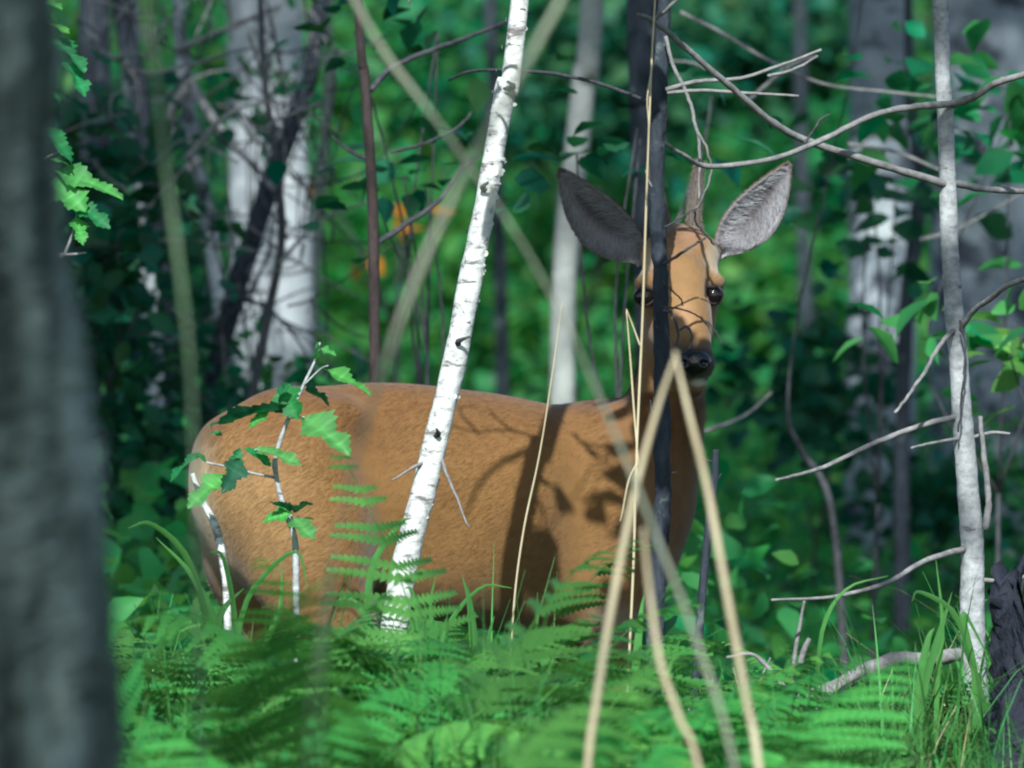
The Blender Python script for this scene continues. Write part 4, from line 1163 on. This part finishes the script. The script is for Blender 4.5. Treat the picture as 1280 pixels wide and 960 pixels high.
def cap(a, b, ra, rb, k=None):
    a = np.asarray(a, float); b = np.asarray(b, float); ab = b - a; L2 = ab @ ab
    def f(p):
        w = p - a.astype(np.float32)
        t = np.clip((w @ ab.astype(np.float32)) / L2, 0, 1)
        return np.sqrt(((w - t[..., None] * ab.astype(np.float32)) ** 2).sum(-1)) - (ra + (rb - ra) * t)
    m = max(ra, rb)
    d = dict(f=f, box=(np.minimum(a, b) - m, np.maximum(a, b) + m))
    if k: d['k'] = k
    return d

def vnormals(v, q):
    n = np.zeros_like(v)
    fn = np.cross(v[q[:, 2]] - v[q[:, 0]], v[q[:, 3 if q.shape[1] == 4 else 1]] - v[q[:, 1 if q.shape[1] == 4 else 0]])
    for k in range(q.shape[1]): np.add.at(n, q[:, k], fn)
    return unit(n)

m, nt, b = newmat("deer_coat")
at = nt.nodes.new("ShaderNodeAttribute"); at.attribute_name = "tint"
nz = noise(nt, 60, 4, .7, (.35, 1, 1)); nz2 = noise(nt, 9, 3, .6)
c = mix(nt, at.outputs["Color"], ramp(nt, nz, [(.3, (.90, .89, .88)), (.7, (1.08, 1.08, 1.08))]), 1.0, 'MULTIPLY')
c = mix(nt, c, ramp(nt, nz2, [(.3, (.88, .86, .84)), (.7, (1.1, 1.1, 1.1))]), 1.0, 'MULTIPLY')
nt.links.new(c, b.inputs["Base Color"]); b.inputs["Roughness"].default_value = .75; b.inputs["Specular IOR Level"].default_value = .2
b.inputs["Sheen Weight"].default_value = .15
M['coat'] = m
m, nt, b = newmat("wet_black"); b.inputs["Base Color"].default_value = (.008, .007, .008, 1); b.inputs["Roughness"].default_value = .2
n_ = noise(nt, 240, 2); bump(nt, b, n_, .25, .002); M['nose'] = m
m, nt, b = newmat("deer_eye"); b.inputs["Base Color"].default_value = (.006, .004, .004, 1); b.inputs["Roughness"].default_value = .05
n_ = noise(nt, 60, 2); nt.links.new(ramp(nt, n_, [(.3, (.004, .003, .003)), (.7, (.012, .007, .005))]), b.inputs["Base Color"]); M['eye'] = m

def deer():
    U = unit(np.array([.906, .423, 0])); V = np.array([U[1], -U[0], 0]); Zv = np.array([0, 0, 1.0])   # heading, lateral (to the camera), up
    AX = np.array([U, V, Zv])
    dm = lambda px: 11.98 + (px - 250) / 600 * .33          # depth of the body's midline
    B = lambda px, py: P(px, py, dm(px))
    pr = []
    E = lambda px, py, r, k=.05: pr.append(ell(B(px, py), r, AX, k))
    E(352, 612, (.112, .104, .150)); E(304, 625, (.048, .080, .110)); E(450, 595, (.17, .100, .138)); E(556, 630, (.19, .128, .172), .06); E(660, 648, (.18, .122, .172), .06)
    E(745, 645, (.115, .100, .160)); E(796, 640, (.060, .080, .115)); E(770, 560, (.09, .055, .065))
    # haunch and shoulder muscles on both sides
    for s in (1, -1):
        pr.append(ell(B(372, 668) + V * s * .060, (.085, .052, .140), AX, .05))
        pr.append(ell(B(742, 690) + V * s * .060, (.075, .045, .135), AX, .05))
        fo = .0 if s > 0 else .05
        hip = B(372, 700) + V * s * .068; kn = B(402, 790) + V * s * .075; hk = B(318, 905) + V * s * .062 - U * fo; ft = B(330, 1050) + V * s * .062 - U * fo
        gz = lambda p: np.array([p[0], p[1], float(g(p[0], p[1]))])
        hoof = gz(B(338, 1090) + V * s * .062 - U * fo)
        pr.append(cap(hip, kn, .082, .052)); pr.append(cap(kn, hk, .050, .021, .03)); pr.append(cap(hk, ft, .019, .014, .015)); pr.append(cap(ft, hoof + [0, 0, .022], .015, .017, .012))
        el = B(742, 800) + V * s * .062; ca = B(752, 920) + V * s * .058 - U * fo; fe = B(750, 1050) + V * s * .058 - U * fo
        ho = gz(B(757, 1092) + V * s * .058 - U * fo)
        pr.append(cap(B(748, 720) + V * s * .06, el, .062, .037)); pr.append(cap(el, ca, .034, .021, .02)); pr.append(cap(ca, fe, .020, .013, .012)); pr.append(cap(fe, ho + [0, 0, .022], .014, .016, .012))
    # hollow of the flank, groove behind the shoulder, point of the hip, fold of the haunch
    for s in (1, -1):
        pr.append(ell(B(475, 690) + V * s * .160, (.070, .050, .110), AX, .07, sub=True))
        pr.append(ell(B(690, 640) + V * s * .166, (.040, .042, .120), AX, .06, sub=True))
        pr.append(ell(B(430, 560) + V * s * .140, (.060, .030, .050), AX, .08, sub=True))
        pr.append(ell(B(400, 520) + V * s * .068, (.040, .026, .024), AX, .03))
        pr.append(ell(B(278, 592) + V * s * .034, (.026, .036, .066), AX, .05))
        pr.append(ell(B(740, 610) + V * s * .078, (.040, .024, .110), AX, .05))
        pr.append(ell(B(352, 670) + V * s * .088, (.080, .045, .130), AX, .06))
    # neck, carried up and turned back to the camera
    pr.append(cap(B(800, 610), P(834, 510, 12.20), .084, .050, .045)); pr.append(cap(P(834, 510, 12.20), P(846, 385, 12.12), .050, .046, .03))
    pr.append(cap(B(792, 690), P(840, 545, 12.22), .056, .036, .04))
    # head, face to the camera, nose low and a little to the picture's right
    h = .018
    pr.append(ell(P(850, 322, 12.085), (.056, .062, .050), None, h)); pr.append(ell(P(849, 362, 12.06), (.066, .058, .048), None, h))
    pr.append(ell(P(850, 405, 12.075), (.052, .060, .060), None, .022))
    pr.append(cap(P(850, 350, 12.02), P(858, 405, 11.975), .040, .034, h)); pr.append(cap(P(855, 395, 11.985), P(866, 448, 11.945), .036, .029, h))
    pr.append(ell(P(866, 458, 11.945), (.031, .024, .022), None, .012)); pr.append(cap(P(852, 425, 12.02), P(867, 480, 11.965), .036, .019, .016))
    pr.append(ell(P(808, 354, 12.03), (.018, .014, .010), None, .016)); pr.append(ell(P(891, 352, 12.03), (.018, .014, .010), None, .016))       # brows
    eyeL, eyeR = P(806, 371, 12.014), P(891, 369, 12.014)
    for e in (eyeL, eyeR): pr.append(ell(e + [0, -.012, 0], (.012, .012, .011), None, .008, sub=True))
    pr.append(cap(P(822, 325, 12.10), P(803, 310, 12.12), .022, .010, .014)); pr.append(cap(P(880, 322, 12.10), P(899, 306, 12.12), .022, .010, .014))        # ear roots
    xs = np.concatenate([np.arange(-.60, .135, .0095), np.arange(.14, .37, .0042), np.arange(.375, .42, .008)])
    ys = np.concatenate([np.arange(11.72, 11.90, .0085), np.arange(11.905, 12.20, .0060), np.arange(12.21, 12.56, .0095)])
    zs = np.concatenate([np.arange(.02, .80, .0095), np.arange(.805, 1.14, .0042)])
    v, q = sdf_mesh(pr, xs, ys, zs, smooth=2, extra=lambda v: ((v[:, 2] < .80) | (v[:, 0] < .12)) & (v[:, 2] > .36))
    n = vnormals(v, q)
    if (n * (v - v.mean(0))).sum(1).mean() < 0: q = q[:, ::-1]; n = -n
    base = np.array([B(560, 700)[0], B(560, 700)[1], float(g(B(560, 700)[0], 12.1))])
    # coat colours -------------------------------------------------
    def coat(v, n):
        px = v[:, 0] * K / v[:, 1] + 640; py = 480 - (v[:, 2] - CZ) * K / v[:, 1]
        head = (v[:, 2] > .84) & (v[:, 0] > .12) & (v[:, 1] < 12.17)
        tawny = np.array([.152, .077, .021]); back = np.array([.122, .055, .0145]); belly = np.array([.178, .100, .035]); pale = np.array([.29, .18, .075])
        sm = lambda a, lo, hi: np.clip((a - lo) / (hi - lo), 0, 1)[:, None]
        c = np.tile(tawny, (len(v), 1))
        zt = v[:, 2]
        c = c * (1 - sm(zt, .70, .83) * .8) + back * sm(zt, .70, .83) * .8
        c = c * (1 - sm(-zt, -.66, -.52) * .75) + belly * sm(-zt, -.66, -.52) * .75
        su = (v - B(250, 600)) @ U
        rump = sm(-su, -.16, .02) * sm(-zt, -.80, -.70)
        c = c * (1 - rump * .65) + pale * rump * .65
        tail = sm(-su, -.06, .0) * sm(-np.abs((v - B(250, 600)) @ V), -.06, -.02) * sm(-zt, -.78, -.72)
        c = c * (1 - tail * .7) + np.array([.44, .34, .21]) * tail * .7
        nk = sm(su, .60, .70) * sm(zt, .55, .65)
        c = c * (1 - nk * .7) + np.array([.13, .062, .023]) * nk * .7
        ax_ = np.clip(1 - np.linalg.norm((v - B(738, 778) - V * .08) / np.array([.055, .10, .05]), axis=1), 0, 1)[:, None]
        ax_ = np.clip(ax_ * 2, 0, 1) * .8; c = c * (1 - ax_) + np.array([.22, .175, .12]) * ax_
        # face
        f0 = np.array([.180, .100, .036])
        c[head] = f0
        hd = head.astype(float)[:, None]
        def spot(x, y, d, r, col, s=1.0, soft=.5):
            nonlocal c
            dd = np.linalg.norm((v - P(x, y, d)) / np.asarray(r), axis=1)
            w = np.clip((1 - dd) / soft, 0, 1)[:, None] * s * hd
            c = c * (1 - w) + np.array(col) * w
        spot(850, 295, 12.05, (.05, .06, .032), (.13, .07, .035), .9)             # crown tuft
        spot(832, 335, 12.02, (.03, .05, .05), (.20, .10, .042), .6)
        spot(868, 300, 12.06, (.03, .05, .03), (.24, .13, .065), .6)
        spot(896, 325, 12.05, (.026, .05, .04), (.34, .26, .16), .8)             # pale fur by the ear
        spot(804, 330, 12.05, (.026, .05, .04), (.42, .30, .18), .7)
        spot(858, 400, 11.96, (.022, .05, .035), (.34, .19, .10), .5)            # bridge of the nose
        spot(898, 425, 12.02, (.02, .05, .05), (.34, .21, .11), .6)
        for e in (eyeL, eyeR):
            w_ = np.clip((1 - np.linalg.norm((v - e) / np.array([.030, .03, .023]), axis=1)) / .4, 0, 1)[:, None] * hd
            c = c * (1 - w_) + np.array([.05, .028, .018]) * w_
        spot(866, 452, 11.94, (.050, .05, .035), (.035, .024, .02), 1.0, .35)    # black muzzle band
        spot(872, 477, 11.95, (.016, .03, .009), (.60, .57, .52), .9, .5)      # white chin
        spot(870, 492, 11.97, (.025, .03, .010), (.16, .10, .07), .8)
        return np.clip(c, .01, .9)
    col = coat(v, n)
    t = thing("deer", base, "brown roe deer standing side-on with its head turned to face the camera", "deer")
    body = obj("body", v, q, M['coat'], t, cols=col)
    # fur: fine flat strands over the coat
    r = np.random.RandomState(91)
    a = v[q[:, 0]]; b_ = v[q[:, 1]]; c_ = v[q[:, 2]]; d_ = v[q[:, 3]]
    ar = np.linalg.norm(np.cross(c_ - a, d_ - b_), axis=1) * .5
    cen = (a + b_ + c_ + d_) / 4
    wgt = ar * np.where(cen[:, 2] > .25, 1, .15) * np.where((cen[:, 2] > .82) & (cen[:, 0] > .12), 2.6, 1.0)
    N = 190000
    fi = r.choice(len(q), N, p=wgt / wgt.sum())
    s_, t_ = r.rand(N, 1), r.rand(N, 1)
    p = (a[fi] * (1 - s_) + b_[fi] * s_) * (1 - t_) + (d_[fi] * (1 - s_) + c_[fi] * s_) * t_
    nn = unit(n[q[fi, 0]] + n[q[fi, 2]])
    cc = coat(p, nn)
    ishead = (p[:, 2] > .84) & (p[:, 0] > .12) & (p[:, 1] < 12.17)
    isneck = ((p - B(800, 600)) @ U > -.02) & (p[:, 2] > .62) & ~ishead
    flow = np.tile(-U * .9 - Zv * .42, (N, 1)); flow[ishead] = [0, .35, .9]; flow[isneck] = [.05, .1, -1]
    flow[ishead & (p[:, 2] < .90)] = [0, .8, -.2]
    flow = flow + r.normal(size=(N, 3)) * .16
    tg = unit(flow - (flow * nn).sum(1)[:, None] * nn)
    # no strands on the nose or over the eyes
    keep = np.ones(N, bool)
    for e, rad in ((eyeL, .019), (eyeR, .019), (P(866, 453, 11.935), .027)): keep &= np.linalg.norm(p - e, axis=1) > rad
    L = np.where(ishead, .009, .017) * r.uniform(.6, 1.3, N); L[isneck] *= 1.1
    wd = np.where(ishead, .0007, .0009)
    sd = unit(np.cross(tg, nn))
    e0 = p - sd * wd[:, None] * .5 - nn * .001; e1 = p + sd * wd[:, None] * .5 - nn * .001; e2 = p + tg * L[:, None] + nn * (L * r.uniform(.02, .10, N))[:, None]
    vv = np.stack([e0, e1, e2], 1)[keep]; cc = cc[keep]; nk_ = nn[keep]
    M_ = len(vv)
    fv = vv.reshape(-1, 3); ff = np.arange(M_ * 3).reshape(-1, 3)
    br = (1 + (r.uniform(-.11, .11, M_) * np.where(ishead[keep], 2.0, 1.0)))[:, None]
    fur = obj("fur", fv, ff, M['coat'], t, cols=np.repeat(np.clip(cc * br, .005, .95), 3, 0))
    fur["kind"] = "stuff"
    fur.data.normals_split_custom_set_from_vertices([tuple(x) for x in np.repeat(nk_, 3, 0)])
    # eyes
    for e in (eyeL, eyeR):
        s = 1 if e is eyeR else -1
        th, ph = np.meshgrid(np.linspace(0, 2 * np.pi, 24, endpoint=False), np.linspace(0.02, np.pi - .02, 14))
        ev = np.stack([np.sin(ph) * np.cos(th) * .0158, np.sin(ph) * np.sin(th) * .014, np.cos(ph) * .0160], -1).reshape(-1, 3) + e + np.array([s * .0005, .0015, 0])
        i = np.arange(13)[:, None] * 24; j = np.arange(24)[None]
        eq = np.stack([i + j, i + (j + 1) % 24, i + 24 + (j + 1) % 24, i + 24 + j], -1).reshape(-1, 4)
        obj("eye", ev, eq[:, ::-1], M['eye'], t)
        an = np.linspace(0, 2 * np.pi, 25)
        lp = e + np.stack([np.cos(an) * .0150, -.0105 + .006 * np.cos(an) ** 2 + .0 * an, np.sin(an) * .0125 - .0015 * s * np.cos(an)], 1)
        lv, lf = tube_geo(lp, [.0016, .0022, .0024, .0020, .0014, .0012, .0013, .0015, .0016], n=40, sides=8, close=False)
        obj("eyelid", lv, lf, M['coat'], t, cols=np.tile([.010, .007, .006], (len(lv), 1)))
    # nose pad with nostrils
    c0 = P(867, 453, 11.920)
    npz = [ell(c0, (.026, .016, .019), None, .006), ell(c0 + [0, .002, -.013], (.010, .009, .008), None, .006)]
    for s in (-1, 1): npz.append(ell(c0 + [s * .0150, -.012, -.001], (.0055, .006, .0038), None, .004, sub=True))
    a_ = np.arange(-.032, .032, .0022)
    nv, nq = sdf_mesh(npz, c0[0] + a_, c0[1] + a_, c0[2] + a_, smooth=1)
    nnm = vnormals(nv, nq)
    if (nnm * (nv - c0)).sum(1).mean() < 0: nq = nq[:, ::-1]
    obj("nose", nv, nq, M['nose'], t)
    # ears
    def ear(root, tip, wide, bend, face, lab, seed, dark):
        ns, ntt = 30, 21
        root = np.asarray(root); tip = np.asarray(tip); ax = tip - root; Lg = np.linalg.norm(ax); ax = ax / Lg
        fc = np.asarray(face, float); side = unit(np.cross(ax, fc)); fc = unit(np.cross(side, ax))
        s = np.linspace(0, 1, ns)[:, None]; tt = np.linspace(-1, 1, ntt)[None]
        prof = np.clip(np.sin(np.pi * np.clip(s, 0, 1) ** .86) ** .85, 0, 1) * (1.06 - .25 * s) * (s < .5) + np.clip(np.sin(np.pi * np.clip(s, 0, 1) ** .86) ** .80, 0, 1) * (1.06 - .25 * s) * (s >= .5)
        prof = np.maximum(prof, .36 * (1 - s * 4)) ; prof[-1] = .02
        hw = wide * prof
        cup = .040 * (1 - s * .45) * prof
        pos = lambda off: (root + ax * Lg * s[..., None] + side * (hw * np.sin(tt * 1.35) / np.sin(1.35) + bend * np.sin(np.pi * s))[..., None] - fc * ((cup * np.cos(tt * 1.5)) - off)[..., None])
        inner = pos(.0); outer = pos(-.0045)
        rr_ = np.random.RandomState(seed)
        gi = np.array([.17, .165, .17]) ; gl = np.array([.36, .355, .36]); gd = np.array([.045, .035, .035])
        S = np.repeat(s, ntt, 1); T = np.repeat(tt, ns, 0)
        ci = np.tile(gi, (ns, ntt, 1))
        band = np.clip(1 - np.abs(T - .08 - .1 * np.sin(S * 7)) / .44, 0, 1) * np.clip((S - .18) / .2, 0, 1) * np.clip((.86 - S) / .15, 0, 1)
        ci = ci * (1 - band[..., None] * .9) + gd * band[..., None] * .9
        pal = np.clip(1 - np.abs(T + .5) / .35, 0, 1) * np.clip(1.0 - S, 0, 1); ci = ci * (1 - pal[..., None]) + gl * pal[..., None]
        rim = np.clip((np.abs(T) - .82) / .10, 0, 1) + np.clip((S - .84) / .10, 0, 1); rim = np.clip(rim, 0, 1) * .93
        ci = ci * (1 - rim[..., None]) + np.array([.05, .035, .03]) * rim[..., None]
        ci = ci * dark  # light falling on each ear put into its inner colours
        co = np.tile(np.array([.11, .07, .045]), (ns, ntt, 1)); co = co * (1 - rim[..., None] * .6)
        iv, ov = inner.reshape(-1, 3), outer.reshape(-1, 3)
        i = np.arange(ns - 1)[:, None] * ntt; j = np.arange(ntt - 1)[None]
        qi = np.stack([i + j, i + j + 1, i + ntt + j + 1, i + ntt + j], -1).reshape(-1, 4)
        m_ = ns * ntt
        fq = [qi, qi[:, ::-1] + m_]
        ed = np.concatenate([np.arange(ns) * ntt, [(ns - 1) * ntt + k for k in range(1, ntt)], (np.arange(ns)[::-1][1:]) * ntt + ntt - 1])
        fq.append(np.stack([ed[:-1], ed[1:], ed[1:] + m_, ed[:-1] + m_], 1))
        e = obj("ear", np.vstack([iv, ov]), np.vstack(fq), M['coat'], t, cols=np.vstack([ci.reshape(-1, 3), co.reshape(-1, 3)]))
        e["label"] = lab
        # pale hairs inside the ear and soft fringe on its rim
        hv, hc = [], []
        for k in range(2200):
            ss = rr_.uniform(.04, .92); sg = rr_.choice([-1, 1]); t0 = sg * rr_.uniform(.25, 1.0) if rr_.rand() < .8 else sg
            fa = ss * (ns - 1.001); a0 = int(fa); fa -= a0; b0 = int((t0 + 1) / 2 * (ntt - 1)); p0 = inner[a0, b0] * (1 - fa) + inner[a0 + 1, b0] * fa
            dirv = unit(-side * sg * rr_.uniform(.2, 1.0) + ax * rr_.uniform(.3, 1.0) + fc * rr_.uniform(.05, .45))
            l = rr_.uniform(.012, .034) * (1 - ss * .5) * (1.0 if abs(t0) < .85 else .4)
            w_ = unit(np.cross(dirv, fc)) * .0005
            hv += [p0 - w_, p0 + w_, p0 + dirv * l]
            base_c = ci[a0, b0] * .65 + np.array([.36, .36, .37]) * .35 * dark
            hc += [base_c * rr_.uniform(.6, 1.15)] * 3
        for k in range(900):
            ss = rr_.uniform(.0, .99); sg = rr_.choice([-1, 1]); fa = ss * (ns - 1.001); a0 = int(fa); fa -= a0; bb = 0 if sg < 0 else ntt - 1; p0 = outer[a0, bb] * (1 - fa) + outer[a0 + 1, bb] * fa
            dirv = unit(side * sg * .5 + ax * .9 + rr_.normal(size=3) * .3); w_ = unit(np.cross(dirv, fc)) * .0006
            hv += [p0 - w_, p0 + w_, p0 + dirv * rr_.uniform(.002, .005)]; hc += [np.array([.12, .08, .055]) * rr_.uniform(.5, 1.4)] * 3
        hv = np.array(hv); h_ = obj("ear_hair", hv, np.arange(len(hv)).reshape(-1, 3), M['coat'], e, cols=np.clip(np.array(hc), .01, .9))
        h_["kind"] = "stuff"
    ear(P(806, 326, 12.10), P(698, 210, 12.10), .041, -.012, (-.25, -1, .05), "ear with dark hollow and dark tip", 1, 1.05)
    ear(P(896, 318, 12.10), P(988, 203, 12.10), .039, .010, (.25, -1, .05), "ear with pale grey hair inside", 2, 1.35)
    # velvet antlers
    for pts, rad, sd in [([P(832, 296, 12.10), P(826, 262, 12.11), P(818, 225, 12.12), P(816, 205, 12.12)], [.011, .009, .008, .006], 3),
                         ([P(868, 294, 12.10), P(868, 262, 12.11), P(872, 225, 12.12), P(876, 202, 12.12)], [.0115, .0095, .0085, .006], 4)]:
        av, af = tube_geo(pts, rad, n=40, sides=14, rough=.10, seed=sd)
        o = obj("antler", av, af, M['coat'], t, cols=np.tile([.085, .065, .05], (len(av), 1)))
        rr_ = np.random.RandomState(sd); hv = []
        for k in range(1400):
            i = rr_.randint(len(av) - 2); p0 = av[i]; ctr = catmull(pts, 40)[min(i // 14, 39)]; d0 = unit(p0 - ctr) + np.array([0, 0, .9]) + rr_.normal(size=3) * .25; d0 = unit(d0)
            w_ = unit(np.cross(d0, [0, 1, 0])) * .0005; hv += [p0 - w_, p0 + w_, p0 + d0 * rr_.uniform(.003, .007)]
        hv = np.array(hv); h_ = obj("velvet", hv, np.arange(len(hv)).reshape(-1, 3), M['coat'], o, cols=np.tile([.11, .088, .07], (len(hv), 1))); h_["kind"] = "stuff"
    # hooves
    for (px, py, s, far) in [(338, 1090, 1, 0), (338, 1090, -1, .05), (757, 1092, 1, 0), (757, 1092, -1, .05)]:
        c = B(px, py) + V * s * (.062 if px < 500 else .058) - U * far; z = float(g(c[0], c[1]))
        for half in (-1, 1):
            ctr = np.array([c[0], c[1], z]) + V * half * .009
            hvv = []
            for hz, a_, l_ in [(0, .010, .030), (.018, .009, .024), (.036, .007, .014)]:
                for k in range(10):
                    an = 2 * np.pi * k / 10; hvv.append(ctr + U * (l_ * np.cos(an) + .008) + V * a_ * np.sin(an) + Zv * hz)
            fq = [(r0 * 10 + k, r0 * 10 + (k + 1) % 10, (r0 + 1) * 10 + (k + 1) % 10, (r0 + 1) * 10 + k) for r0 in range(2) for k in range(10)] + [tuple(range(9, -1, -1)), tuple(range(20, 30))]
            obj("hoof", np.array(hvv), fq, M['nose'], t)
deer()
